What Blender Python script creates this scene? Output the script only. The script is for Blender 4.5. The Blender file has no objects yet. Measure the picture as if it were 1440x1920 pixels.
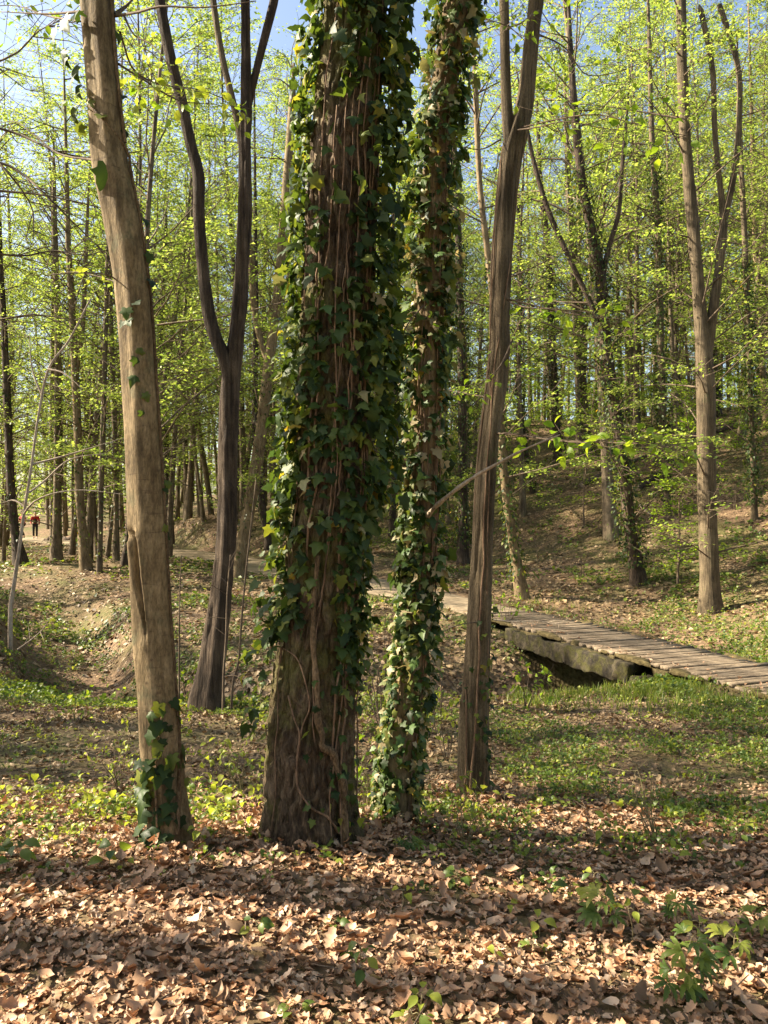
import bpy, math, random
import numpy as np
from mathutils import Vector

# ------------------------------------------------------------------ camera, world, sun, exposure
SC = bpy.context.scene
COL = SC.collection
CAM_Z = 1.65
FPX = 1495.0            # focal length in pixels of the 1440 x 1920 photograph
cam_d = bpy.data.cameras.new('camera')
cam = bpy.data.objects.new('camera', cam_d)
COL.objects.link(cam)
cam.location = (0, 0, CAM_Z)
cam.rotation_euler = (math.radians(90), 0, 0)
cam_d.sensor_width = 36.0
cam_d.lens = 36.0 * FPX / 1920.0
cam_d.clip_start = 0.05
cam_d.clip_end = 2000
SC.camera = cam

SUN_EL = math.radians(37)
SUN_FWD = math.radians(8)       # the sun stands to the left, a little ahead of the camera
sun_dir = Vector((-math.cos(SUN_EL) * math.cos(SUN_FWD), math.cos(SUN_EL) * math.sin(SUN_FWD), math.sin(SUN_EL)))
world = bpy.data.worlds.new('World')
SC.world = world
world.use_nodes = True
wn = world.node_tree
for n in list(wn.nodes):
    wn.nodes.remove(n)
w_out = wn.nodes.new('ShaderNodeOutputWorld')
w_bg = wn.nodes.new('ShaderNodeBackground')
w_sky = wn.nodes.new('ShaderNodeTexSky')
w_sky.sky_type = 'NISHITA'
w_sky.sun_disc = False
w_sky.sun_elevation = SUN_EL
w_sky.sun_rotation = math.radians(360 - 82)
w_sky.air_density = 1.0
w_sky.dust_density = 2.5
w_sky.ozone_density = 0.2
w_bg.inputs['Strength'].default_value = 0.072
wn.links.new(w_sky.outputs[0], w_bg.inputs['Color'])
wn.links.new(w_bg.outputs[0], w_out.inputs['Surface'])
sun_l = bpy.data.lights.new('sun', 'SUN')
sun_l.energy = 5.0
sun_l.angle = math.radians(0.55)
sun_l.color = (1.0, 0.87, 0.66)
sun = bpy.data.objects.new('sun', sun_l)
COL.objects.link(sun)
sun.rotation_euler = sun_dir.to_track_quat('Z', 'Y').to_euler()
sun.location = (-30, 10, 40)
SC.view_settings.view_transform = 'Standard'
SC.view_settings.look = 'None'
SC.view_settings.gamma = 1.0
SC.view_settings.exposure = 2.08
SC.render.engine = 'CYCLES'
SC.cycles.max_bounces = 6
SC.cycles.diffuse_bounces = 3
SC.cycles.glossy_bounces = 2
SC.cycles.transmission_bounces = 4
SC.cycles.use_denoising = True
SC.cycles.sample_clamp_indirect = 6.0

# ------------------------------------------------------------------ helpers
R = np.random.default_rng(7)
random.seed(7)


def PX(px, py, d):
    """the point at depth d metres that the photograph shows at pixel (px, py)"""
    return np.array([(px - 720.0) / FPX * d, d, CAM_Z - (py - 960.0) / FPX * d])


def sstep(a, b, x):
    t = np.clip((np.asarray(x, float) - a) / (b - a), 0, 1)
    return t * t * (3 - 2 * t)


def _hash(ix, iy, iz, seed):
    h = (ix * 374761393 + iy * 668265263 + iz * 2147483647 + seed * 974711) & 0xFFFFFFFF
    h = ((h ^ (h >> 13)) * 1274126177) & 0xFFFFFFFF
    h = h ^ (h >> 16)
    return (h & 0xFFFF) / 65535.0


def vnoise(x, y, z=None, seed=0):
    """value noise, 0..1"""
    x = np.asarray(x, float); y = np.asarray(y, float)
    z = np.zeros_like(x) if z is None else np.asarray(z, float)
    x, y, z = np.broadcast_arrays(x, y, z)
    ix = np.floor(x).astype(np.int64); iy = np.floor(y).astype(np.int64); iz = np.floor(z).astype(np.int64)
    fx = x - ix; fy = y - iy; fz = z - iz
    fx = fx * fx * (3 - 2 * fx); fy = fy * fy * (3 - 2 * fy); fz = fz * fz * (3 - 2 * fz)
    r = 0
    for a in (0, 1):
        for b in (0, 1):
            for c in (0, 1):
                w = (fx if a else 1 - fx) * (fy if b else 1 - fy) * (fz if c else 1 - fz)
                r = r + w * _hash(ix + a, iy + b, iz + c, seed)
    return r


def fbm(x, y, z=None, seed=0, oct=4):
    r = 0; a = 0.5; f = 1.0; t = 0
    for k in range(oct):
        r = r + a * vnoise(np.asarray(x) * f, np.asarray(y) * f, None if z is None else np.asarray(z) * f, seed + k * 17)
        t += a; a *= 0.5; f *= 2.0
    return r / t


def make_mesh(name, V, faces, mats, smooth=False, tint=None, midx=None):
    """faces: list of (n,k) index arrays"""
    me = bpy.data.meshes.new(name)
    V = np.asarray(V, np.float32).reshape(-1, 3)
    faces = [np.asarray(f, np.int32) for f in faces if len(f)]
    nl = sum(f.size for f in faces); npoly = sum(len(f) for f in faces)
    me.vertices.add(len(V)); me.vertices.foreach_set('co', V.ravel())
    me.loops.add(nl); me.loops.foreach_set('vertex_index', np.concatenate([f.ravel() for f in faces]))
    me.polygons.add(npoly)
    tot = np.concatenate([np.full(len(f), f.shape[1], np.int32) for f in faces])
    start = np.concatenate([[0], np.cumsum(tot)[:-1]]).astype(np.int32)
    me.polygons.foreach_set('loop_start', start)
    me.polygons.foreach_set('loop_total', tot)
    if smooth:
        me.polygons.foreach_set('use_smooth', np.ones(npoly, bool))
    if midx is not None:
        me.polygons.foreach_set('material_index', np.asarray(midx, np.int32))
    for m in (mats if isinstance(mats, (list, tuple)) else [mats]):
        me.materials.append(m)
    if tint is not None:
        at = me.attributes.new('tint', 'FLOAT', 'POINT')
        at.data.foreach_set('value', np.asarray(tint, np.float32))
    me.update(calc_edges=True)
    return me


def add(name, me, parent=None, loc=(0, 0, 0)):
    o = bpy.data.objects.new(name, me)
    COL.objects.link(o)
    o.location = loc
    if parent is not None:
        o.parent = parent
    return o


def tag(o, label=None, cat=None, group=None, kind=None):
    if label: o['label'] = label
    if cat: o['category'] = cat
    if group: o['group'] = group
    if kind: o['kind'] = kind
    return o


def thing(name, label, cat, loc, group=None, rotz=0.0, scale=1.0):
    o = bpy.data.objects.new(name, None)
    COL.objects.link(o)
    o.empty_display_size = 0.1
    o.location = loc; o.rotation_euler = (0, 0, rotz); o.scale = (scale,) * 3
    return tag(o, label, cat, group)


class MB:
    """collects pieces into one mesh"""
    def __init__(self):
        self.V = []; self.F = {3: [], 4: []}; self.T = []; self.M = {3: [], 4: []}; self.n = 0

    def put(self, V, F, tint=0.5, m=0):
        V = np.asarray(V, float).reshape(-1, 3); F = np.asarray(F, np.int64)
        if not len(F): return
        self.V.append(V); self.F[F.shape[1]].append(F + self.n)
        self.M[F.shape[1]].append(np.full(len(F), m))
        self.T.append(np.broadcast_to(np.asarray(tint, float), (len(V),)))
        self.n += len(V)

    def mesh(self, name, mats, smooth=False, origin=(0, 0, 0)):
        V = np.concatenate(self.V) - np.asarray(origin)
        fs = []; ms = []
        for k in (3, 4):
            if self.F[k]:
                fs.append(np.concatenate(self.F[k])); ms.append(np.concatenate(self.M[k]))
        return make_mesh(name, V, fs, mats, smooth, np.concatenate(self.T), np.concatenate(ms))


def spline(P, n):
    """Catmull-Rom through the rows of P (any columns), n samples"""
    P = np.asarray(P, float)
    if len(P) < 3:
        t = np.linspace(0, 1, n)[:, None]
        return P[0] * (1 - t) + P[-1] * t
    seg = np.linalg.norm(np.diff(P[:, :3], axis=0), axis=1)
    s = np.concatenate([[0], np.cumsum(np.maximum(seg, 1e-6))])
    q = np.linspace(0, s[-1], n)
    i = np.clip(np.searchsorted(s, q, side='right') - 1, 0, len(P) - 2)
    t = ((q - s[i]) / (s[i + 1] - s[i]))[:, None]
    p1 = P[i]; p2 = P[i + 1]
    p0 = P[np.maximum(i - 1, 0)]; p3 = P[np.minimum(i + 2, len(P) - 1)]
    h = (s[i + 1] - s[i])[:, None]
    h0 = np.where(i > 0, s[i + 1] - s[np.maximum(i - 1, 0)], s[i + 1] - s[i])[:, None]
    h1 = (s[np.minimum(i + 2, len(P) - 1)] - s[i])[:, None]
    m1 = (p2 - p0) / h0 * h; m2 = (p3 - p1) / h1 * h
    return (2*t**3-3*t**2+1)*p1 + (t**3-2*t**2+t)*m1 + (-2*t**3+3*t**2)*p2 + (t**3-t**2)*m2


def frames(C):
    T = np.gradient(C, axis=0); T /= np.linalg.norm(T, axis=1)[:, None] + 1e-9
    ref = np.array([1.0, 0, 0]) if abs(T[0][0]) < 0.8 else np.array([0, 0, 1.0])
    A = np.empty_like(T); B = np.empty_like(T)
    a = ref
    for k in range(len(T)):
        a = a - T[k] * a.dot(T[k]); a = a / (np.linalg.norm(a) + 1e-9)
        A[k] = a; B[k] = np.cross(T[k], a)
    return T, A, B


def tube(C, r, ns=6, disp=None, cap=True):
    """quads of a tube; disp is an (n, ns) radial offset. ring vertex j sits at angle 2 pi j / ns from +x, turning to +y for upright tubes"""
    C = np.asarray(C, float); n = len(C)
    r = np.broadcast_to(np.asarray(r, float), (n,))
    T, A, B = frames(C)
    th = np.arange(ns) * 2 * np.pi / ns
    rr = r[:, None] + (0 if disp is None else disp)
    V = C[:, None, :] + rr[:, :, None] * (np.cos(th)[None, :, None] * A[:, None, :] + np.sin(th)[None, :, None] * B[:, None, :])
    V = V.reshape(-1, 3)
    i = np.arange(n - 1)[:, None] * ns; j = np.arange(ns)[None, :]; j2 = (j + 1) % ns
    F = np.stack([i + j, i + j2, i + ns + j2, i + ns + j], -1).reshape(-1, 4)
    if cap:
        V = np.concatenate([V, [C[-1] + T[-1] * r[-1] * 0.3]])
        k = (n - 1) * ns
        jj = np.arange(ns)
        F3 = np.stack([k + jj, k + (jj + 1) % ns, np.full(ns, len(V) - 1)], -1)
        F = np.concatenate([F, np.concatenate([F3, F3[:, 2:]], 1)])
    return V, F


def fixquads(V, F):
    """split degenerate quads (cap fans) off as triangles"""
    F = np.asarray(F)
    bad = F[:, 2] == F[:, 3]
    return F[~bad], F[bad][:, :3]


def put_tube(mb, C, r, ns=6, disp=None, tint=0.5, m=0):
    V, F = tube(C, r, ns, disp)
    q, t = fixquads(V, F)
    base = mb.n
    mb.put(V, q, tint, m)
    if len(t):
        mb.F[3].append(t + base); mb.M[3].append(np.full(len(t), m))


def basis(N, ang):
    """rotation matrices whose z axis is N, turned by ang about it"""
    N = N / (np.linalg.norm(N, axis=1)[:, None] + 1e-9)
    up = np.where(np.abs(N[:, 2:3]) < 0.95, np.array([[0, 0, 1.0]]), np.array([[1.0, 0, 0]]))
    X = np.cross(up, N); X /= np.linalg.norm(X, axis=1)[:, None] + 1e-9
    Y = np.cross(N, X)
    c = np.cos(ang)[:, None]; s = np.sin(ang)[:, None]
    return np.stack([c * X + s * Y, -s * X + c * Y, N], -1)      # columns


def basis_dir(D, N):
    """x axis along D, z axis as close to N as can be"""
    D = D / (np.linalg.norm(D, axis=1)[:, None] + 1e-9)
    Y = np.cross(N, D); Y /= np.linalg.norm(Y, axis=1)[:, None] + 1e-9
    Z = np.cross(D, Y)
    return np.stack([D, Y, Z], -1)


def scatter(mb, tv, tf, pos, rot, scale, tint, m=0):
    n = len(pos)
    if n == 0: return
    scale = np.asarray(scale, float)
    S = scale[:, None, None] if scale.ndim == 1 else scale[:, None, :]
    V = np.einsum('nij,nkj->nki', rot, tv[None] * S) + pos[:, None, :]
    F = (tf[None] + (np.arange(n) * len(tv))[:, None, None]).reshape(-1, tf.shape[1])
    mb.put(V.reshape(-1, 3), F, np.repeat(tint, len(tv)), m)


# ------------------------------------------------------------------ leaf shapes (unit length along +x, z up)
def fan_leaf(outline, curl=0.0, fold=0.0, wav=0.0, seed=0):
    """leaf from a half outline [(x, halfwidth)]: strips on both sides of the midrib"""
    rr = random.Random(seed)
    V = []; F = []
    n = len(outline)
    for x, w in outline:
        zc = curl * (x - 0.5) ** 2 * 4
        V.append((x, 0, zc))
        V.append((x, w, zc + fold * w + rr.uniform(-wav, wav)))
        V.append((x, -w, zc + fold * w + rr.uniform(-wav, wav)))
    for i in range(n - 1):
        a = 3 * i; b = a + 3
        w0 = outline[i][1]; w1 = outline[i + 1][1]
        if w0 == 0:
            F += [(a, b, b + 1), (a, b + 2, b)]
        elif w1 == 0:
            F += [(a, b, a + 1), (a, a + 2, b)]
        else:
            F += [(a, b, b + 1), (a, b + 1, a + 1), (a, a + 2, b + 2), (a, b + 2, b)]
    return np.array(V, float), np.array(F, int)


OAK = [(0, 0.012), (0.10, 0.03), (0.2, 0.16), (0.30, 0.11), (0.42, 0.25), (0.52, 0.15), (0.66, 0.30), (0.76, 0.17), (0.88, 0.19), (1.0, 0)]
OAKS = [(0, 0.02), (0.2, 0.16), (0.32, 0.12), (0.55, 0.27), (0.68, 0.17), (0.86, 0.18), (1.0, 0)]
BEECH = [(0, 0), (0.12, 0.16), (0.35, 0.30), (0.6, 0.27), (0.85, 0.11), (1.0, 0)]
BEECHS = [(0, 0), (0.3, 0.30), (0.65, 0.25), (1.0, 0)]
oak_leaves = [fan_leaf(OAK, c, f, w, i) for i, (c, f, w) in enumerate([(0.16, 0.35, .05), (-0.15, -0.4, .06), (0.28, 0.9, .07), (-0.22, 0.25, .09), (0.1, -0.7, .05), (0.3, -0.2, .1)])]
broad_leaves = [fan_leaf(BEECH, c, f, w, i + 9) for i, (c, f, w) in enumerate([(0.18, 0.5, .05), (-0.15, -0.5, .06), (0.3, 0.9, .06)])]
oak_small = [fan_leaf(OAKS, c, f, w, i + 20) for i, (c, f, w) in enumerate([(0.2, 0.5, .06), (-0.2, -0.5, .08), (0.3, 0.9, .08), (-.1, .3, .1)])]
beech_leaf = fan_leaf(BEECH, -0.10, 0.25, 0.015, 3)
beech_small = fan_leaf(BEECHS, -0.10, 0.25, 0.0, 4)
FAR_LEAF = (np.array([(0, 0, 0), (0.45, 0.33, 0.07), (1, 0, -0.05), (0.45, -0.33, 0.07)], float), np.array([(0, 2, 1), (0, 3, 2)], int))


def ivy_leaf(cup=0.1, seed=0):
    """five-lobed ivy leaf, stalk at the origin, tip at x = 1"""
    rr = random.Random(seed)
    out = [(0.02, 0.0), (-0.13, 0.20), (-0.06, 0.42), (0.17, 0.36), (0.38, 0.50), (0.52, 0.31), (0.76, 0.19), (1.0, 0.0)]
    pts = [(0.28, 0.0, 0.0)] + [(x, y, 0) for x, y in out] + [(x, -y, 0) for x, y in out[1:-1]][::-1]
    V = []
    for x, y, _ in pts:
        V.append((x, y * rr.uniform(.78, 1.15), -cup * ((x - 0.28) ** 2 * 1.6 + y * y * 1.4) + rr.uniform(-.03, .03) + .12 * abs(y)))
    n = len(pts) - 1
    F = [(0, 1 + (i + 1) % n, 1 + i) for i in range(n)]
    return np.array(V, float), np.array(F, int)


ivy_leaves = [ivy_leaf(c, s) for s, c in enumerate((0.3, 0.6, 0.05, 0.9))]


# ------------------------------------------------------------------ materials
def new_mat(name):
    m = bpy.data.materials.new(name)
    m.use_nodes = True
    nt = m.node_tree
    bs = nt.nodes['Principled BSDF']
    return m, nt, bs


def N(nt, kind, **kw):
    n = nt.nodes.new(kind)
    for k, v in kw.items():
        setattr(n, k, v)
    return n


def ramp(nt, stops):
    n = nt.nodes.new('ShaderNodeValToRGB')
    e = n.color_ramp.elements
    while len(e) < len(stops):
        e.new(0.5)
    for k, (p, c) in enumerate(stops):
        e[k].position = p
        e[k].color = (c[0], c[1], c[2], 1)
    return n


def leaf_mat(name, stops, trans=0.4, rough=0.5, tmul=(1.6, 1.5, 0.9), spec=0.4, vein=False):
    """leaf blade: every leaf takes its own tone from the tint attribute and the object's random number; light passes through"""
    m, nt, bs = new_mat(name)
    at = N(nt, 'ShaderNodeAttribute', attribute_name='tint')
    oi = N(nt, 'ShaderNodeObjectInfo')
    ad = N(nt, 'ShaderNodeMath', operation='ADD')
    nt.links.new(at.outputs['Fac'], ad.inputs[0]); nt.links.new(oi.outputs['Random'], ad.inputs[1])
    fr = N(nt, 'ShaderNodeMath', operation='FRACT')
    nt.links.new(ad.outputs[0], fr.inputs[0])
    rp = ramp(nt, stops)
    nt.links.new(fr.outputs[0], rp.inputs[0])
    # blotches on the blade
    nz = N(nt, 'ShaderNodeTexNoise'); nz.inputs['Scale'].default_value = 30.0
    tc = N(nt, 'ShaderNodeTexCoord'); nt.links.new(tc.outputs['Object'], nz.inputs['Vector'])
    hs = N(nt, 'ShaderNodeHueSaturation')
    mr = N(nt, 'ShaderNodeMapRange'); mr.inputs[3].default_value = 0.7; mr.inputs[4].default_value = 1.3
    nt.links.new(nz.outputs['Fac'], mr.inputs[0]); nt.links.new(mr.outputs[0], hs.inputs['Value'])
    nt.links.new(rp.outputs[0], hs.inputs['Color'])
    nt.links.new(hs.outputs[0], bs.inputs['Base Color'])
    bs.inputs['Roughness'].default_value = rough
    bs.inputs['Specular IOR Level'].default_value = spec
    tr = N(nt, 'ShaderNodeBsdfTranslucent')
    mu = N(nt, 'ShaderNodeMix', data_type='RGBA', blend_type='MULTIPLY'); mu.inputs['Factor'].default_value = 1.0
    nt.links.new(hs.outputs[0], mu.inputs[6]); mu.inputs[7].default_value = (*tmul, 1)
    nt.links.new(mu.outputs[2], tr.inputs['Color'])
    mx = N(nt, 'ShaderNodeMixShader'); mx.inputs[0].default_value = trans
    nt.links.new(bs.outputs[0], mx.inputs[1]); nt.links.new(tr.outputs[0], mx.inputs[2])
    nt.links.new(mx.outputs[0], nt.nodes['Material Output'].inputs['Surface'])
    return m


def bark_mat(name, stops, zs=3.0, xs=34.0, bump=0.5, dist=0.02, rough=0.85, moss=None, fine=160.0, scars=False):
    """bark: tone streaks along the stem, fine relief, lichen or moss blotches where given"""
    m, nt, bs = new_mat(name)
    tc = N(nt, 'ShaderNodeTexCoord')
    mp = N(nt, 'ShaderNodeMapping'); mp.inputs['Scale'].default_value = (xs, xs, zs)
    nt.links.new(tc.outputs['Object'], mp.inputs['Vector'])
    n1 = N(nt, 'ShaderNodeTexNoise'); n1.inputs['Scale'].default_value = 1.0; n1.inputs['Detail'].default_value = 6; n1.inputs['Roughness'].default_value = .62
    nt.links.new(mp.outputs[0], n1.inputs['Vector'])
    n2 = N(nt, 'ShaderNodeTexNoise'); n2.inputs['Scale'].default_value = 3.2; n2.inputs['Detail'].default_value = 4
    nt.links.new(tc.outputs['Object'], n2.inputs['Vector'])
    mixf = N(nt, 'ShaderNodeMix', data_type='FLOAT'); mixf.inputs[0].default_value = .4
    nt.links.new(n1.outputs['Fac'], mixf.inputs[2]); nt.links.new(n2.outputs['Fac'], mixf.inputs[3])
    rp = ramp(nt, [(.5 + (p - .5) * .42, c) for p, c in stops])
    nt.links.new(mixf.outputs[0], rp.inputs[0])
    col = rp.outputs[0]
    if moss:
        mc, lo, hi, sc = moss
        n3 = N(nt, 'ShaderNodeTexNoise'); n3.inputs['Scale'].default_value = sc; n3.inputs['Detail'].default_value = 8; n3.inputs['Roughness'].default_value = .7
        nt.links.new(tc.outputs['Object'], n3.inputs['Vector'])
        mr = N(nt, 'ShaderNodeMapRange'); mr.inputs[1].default_value = lo; mr.inputs[2].default_value = hi
        nt.links.new(n3.outputs['Fac'], mr.inputs[0])
        mx = N(nt, 'ShaderNodeMix', data_type='RGBA')
        nt.links.new(mr.outputs[0], mx.inputs[0]); nt.links.new(col, mx.inputs[6]); mx.inputs[7].default_value = (*mc, 1)
        col = mx.outputs[2]
    if scars:       # bark eyes and short cross scars
        vo = N(nt, 'ShaderNodeTexVoronoi'); vo.inputs['Scale'].default_value = 1.0
        m3 = N(nt, 'ShaderNodeMapping'); m3.inputs['Scale'].default_value = (11, 11, 16)
        nt.links.new(tc.outputs['Object'], m3.inputs['Vector']); nt.links.new(m3.outputs[0], vo.inputs['Vector'])
        r3 = N(nt, 'ShaderNodeMapRange'); r3.inputs[1].default_value = .06; r3.inputs[2].default_value = .16; r3.inputs[3].default_value = .75; r3.inputs[4].default_value = 0
        nt.links.new(vo.outputs['Distance'], r3.inputs[0])
        m4 = N(nt, 'ShaderNodeMapping'); m4.inputs['Scale'].default_value = (7, 7, 70)
        n5 = N(nt, 'ShaderNodeTexNoise'); n5.inputs['Scale'].default_value = 1.0; n5.inputs['Detail'].default_value = 3
        nt.links.new(tc.outputs['Object'], m4.inputs['Vector']); nt.links.new(m4.outputs[0], n5.inputs['Vector'])
        r4 = N(nt, 'ShaderNodeMapRange'); r4.inputs[1].default_value = .64; r4.inputs[2].default_value = .72; r4.inputs[4].default_value = .6
        nt.links.new(n5.outputs['Fac'], r4.inputs[0])
        mxm = N(nt, 'ShaderNodeMath', operation='MAXIMUM'); nt.links.new(r3.outputs[0], mxm.inputs[0]); nt.links.new(r4.outputs[0], mxm.inputs[1])
        m5 = N(nt, 'ShaderNodeMix', data_type='RGBA'); m5.inputs[7].default_value = (.10, .065, .038, 1)
        nt.links.new(mxm.outputs[0], m5.inputs[0]); nt.links.new(col, m5.inputs[6])
        col = m5.outputs[2]
    oi = N(nt, 'ShaderNodeObjectInfo')
    hs = N(nt, 'ShaderNodeHueSaturation')
    mr2 = N(nt, 'ShaderNodeMapRange'); mr2.inputs[3].default_value = .85; mr2.inputs[4].default_value = 1.15
    nt.links.new(oi.outputs['Random'], mr2.inputs[0]); nt.links.new(mr2.outputs[0], hs.inputs['Value'])
    n4 = N(nt, 'ShaderNodeTexNoise'); n4.inputs['Scale'].default_value = fine; n4.inputs['Detail'].default_value = 4; n4.inputs['Roughness'].default_value = .7
    m6 = N(nt, 'ShaderNodeMapping'); m6.inputs['Scale'].default_value = (1, 1, .35)
    nt.links.new(tc.outputs['Object'], m6.inputs['Vector']); nt.links.new(m6.outputs[0], n4.inputs['Vector'])
    g1 = N(nt, 'ShaderNodeMapRange'); g1.inputs[1].default_value = .35; g1.inputs[2].default_value = .65; g1.inputs[3].default_value = .62; g1.inputs[4].default_value = 1.25
    nt.links.new(n4.outputs['Fac'], g1.inputs[0])
    g2 = N(nt, 'ShaderNodeMix', data_type='RGBA', blend_type='MULTIPLY'); g2.inputs['Factor'].default_value = 1.0
    nt.links.new(col, g2.inputs[6]); nt.links.new(g1.outputs[0], g2.inputs[7])
    nt.links.new(g2.outputs[2], hs.inputs['Color'])
    nt.links.new(hs.outputs[0], bs.inputs['Base Color'])
    bs.inputs['Roughness'].default_value = rough
    bs.inputs['Specular IOR Level'].default_value = .25
    ad = N(nt, 'ShaderNodeMath', operation='MULTIPLY_ADD'); ad.inputs[1].default_value = .35
    nt.links.new(n4.outputs['Fac'], ad.inputs[0]); nt.links.new(n1.outputs['Fac'], ad.inputs[2])
    bp = N(nt, 'ShaderNodeBump'); bp.inputs['Strength'].default_value = bump; bp.inputs['Distance'].default_value = dist
    nt.links.new(ad.outputs[0], bp.inputs['Height']); nt.links.new(bp.outputs[0], bs.inputs['Normal'])
    return m


def plain_mat(name, c0, c1, scale=8.0, rough=0.8, bump=0.3, dist=0.01, spec=.3):
    m, nt, bs = new_mat(name)
    tc = N(nt, 'ShaderNodeTexCoord')
    n1 = N(nt, 'ShaderNodeTexNoise'); n1.inputs['Scale'].default_value = scale; n1.inputs['Detail'].default_value = 6
    nt.links.new(tc.outputs['Object'], n1.inputs['Vector'])
    rp = ramp(nt, [(0.3, c0), (0.7, c1)])
    nt.links.new(n1.outputs['Fac'], rp.inputs[0]); nt.links.new(rp.outputs[0], bs.inputs['Base Color'])
    bs.inputs['Roughness'].default_value = rough; bs.inputs['Specular IOR Level'].default_value = spec
    bp = N(nt, 'ShaderNodeBump'); bp.inputs['Strength'].default_value = bump; bp.inputs['Distance'].default_value = dist
    nt.links.new(n1.outputs['Fac'], bp.inputs['Height']); nt.links.new(bp.outputs[0], bs.inputs['Normal'])
    return m


M_OAKBARK = bark_mat('oak_bark', [(0.25, (.05, .034, .022)), (0.5, (.115, .080, .050)), (0.75, (.20, .145, .092))], zs=14, xs=52, bump=1.0, dist=.03, moss=((.125, .122, .032), .47, .62, 2.0))
M_OAKBARK_RED = M_OAKBARK
M_SMOOTH = bark_mat('smooth_tan_bark', [(0.25, (.10, .070, .037)), (0.5, (.185, .134, .072)), (0.75, (.275, .205, .117))], zs=5.5, xs=30, bump=.6, dist=.012, fine=90, moss=((.15, .135, .075), .55, .68, 6), scars=True)
M_GREYBARK = bark_mat('grey_brown_bark', [(0.25, (.06, .045, .027)), (0.5, (.135, .102, .062)), (0.75, (.21, .162, .10))], zs=2.5, xs=46, bump=1.0, dist=.025, moss=((.10, .11, .045), .6, .72, 3.5))
M_DARKBARK = bark_mat('dark_bark', [(0.25, (.032, .023, .016)), (0.5, (.068, .048, .033)), (0.75, (.125, .092, .064))], zs=2.2, xs=34, bump=1.0, dist=.04)
M_FARBARK = bark_mat('slender_tree_bark', [(0.25, (.065, .048, .031)), (0.5, (.135, .102, .066)), (0.75, (.22, .17, .11))], zs=1.2, xs=14, bump=.4, dist=.02, fine=40, moss=((.10, .105, .05), .55, .7, 1.2))
M_VINE = bark_mat('vine_bark', [(0.25, (.10, .062, .038)), (0.5, (.19, .12, .075)), (0.75, (.29, .19, .12))], zs=10, xs=60, bump=.4, dist=.004)
M_THICKVINE = bark_mat('thick_vine_bark', [(0.25, (.075, .048, .026)), (0.5, (.15, .10, .055)), (0.75, (.24, .165, .095))], zs=40, xs=90, bump=1.0, dist=.012)
M_PALEWOOD = bark_mat('pale_dead_wood', [(0.25, (.22, .17, .125)), (0.5, (.36, .29, .22)), (0.75, (.48, .40, .31))], zs=6, xs=40, bump=.4, dist=.004)
M_TWIG = bark_mat('twig_bark', [(0.25, (.07, .05, .036)), (0.5, (.13, .095, .065)), (0.75, (.21, .16, .11))], zs=8, xs=30, bump=.2, dist=.004)
M_HEART = bark_mat('exposed_wood', [(0.25, (.03, .022, .016)), (0.5, (.075, .054, .038)), (0.75, (.13, .098, .07))], zs=6, xs=80, bump=.6, dist=.006)
M_LOG = bark_mat('rotting_log', [(0.25, (.05, .034, .026)), (0.5, (.11, .075, .055)), (0.75, (.19, .14, .10))], zs=20, xs=20, bump=.6, dist=.01)

M_SPRING = leaf_mat('spring_leaf', [(0.0, (.12, .19, .035)), (0.35, (.20, .27, .055)), (0.7, (.30, .34, .085)), (1.0, (.16, .23, .042))], trans=.55, rough=.5, tmul=(1.5, 1.5, 1.0))
M_SPRING2 = leaf_mat('beech_leaf', [(0.0, (.13, .24, .025)), (0.4, (.20, .31, .03)), (0.8, (.27, .36, .035)), (1.0, (.17, .28, .03))], trans=.55, rough=.42, tmul=(1.6, 1.5, .7))
M_YELLOW = leaf_mat('yellow_green_leaf', [(0.0, (.22, .28, .04)), (0.5, (.32, .36, .055)), (1.0, (.26, .32, .045))], trans=.5, rough=.45, tmul=(1.4, 1.35, .7))
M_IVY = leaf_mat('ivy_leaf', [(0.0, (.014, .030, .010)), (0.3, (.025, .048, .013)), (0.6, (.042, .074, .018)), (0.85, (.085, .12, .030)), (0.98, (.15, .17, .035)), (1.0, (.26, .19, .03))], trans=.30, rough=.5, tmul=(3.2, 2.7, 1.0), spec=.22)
M_IVYLITDRY = leaf_mat('sunlit_pale_ivy_leaf', [(0.0, (.05, .10, .03)), (0.35, (.09, .15, .045)), (0.6, (.20, .21, .09)), (0.85, (.33, .27, .15)), (1.0, (.40, .33, .20))], trans=.25, rough=.5, tmul=(1.7, 1.6, 1.0), spec=.3)  # paler ivy copy: sunlit look and dry tans put into the leaf colour
M_LITTER = leaf_mat('fallen_leaf', [(0.0, (.10, .062, .036)), (0.15, (.20, .122, .066)), (0.3, (.34, .205, .122)), (0.5, (.43, .268, .165)), (0.65, (.31, .155, .075)), (0.8, (.50, .335, .215)), (0.92, (.60, .44, .31)), (1.0, (.16, .095, .055))], trans=.12, rough=.55, tmul=(1.3, 1.0, .8), spec=.35)
M_LITTERFAR = leaf_mat('fallen_leaf_far', [(0.0, (.085, .056, .030)), (0.3, (.16, .105, .056)), (0.6, (.25, .172, .092)), (0.85, (.36, .265, .15)), (1.0, (.12, .078, .04))], trans=.1, rough=.6, tmul=(1.3, 1.0, .8))
M_HERB = leaf_mat('herb_leaf', [(0.0, (.045, .085, .018)), (0.4, (.085, .135, .024)), (0.75, (.145, .195, .032)), (1.0, (.24, .26, .05))], trans=.4, rough=.45, tmul=(1.8, 1.7, .8))
M_GRASS = leaf_mat('grass_blade', [(0.0, (.08, .13, .022)), (0.5, (.14, .20, .03)), (1.0, (.26, .28, .07))], trans=.4, rough=.45, tmul=(1.6, 1.5, .7))
M_STEM = plain_mat('seedling_stem', (.13, .12, .05), (.24, .19, .10), 40, .6, .1)


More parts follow.
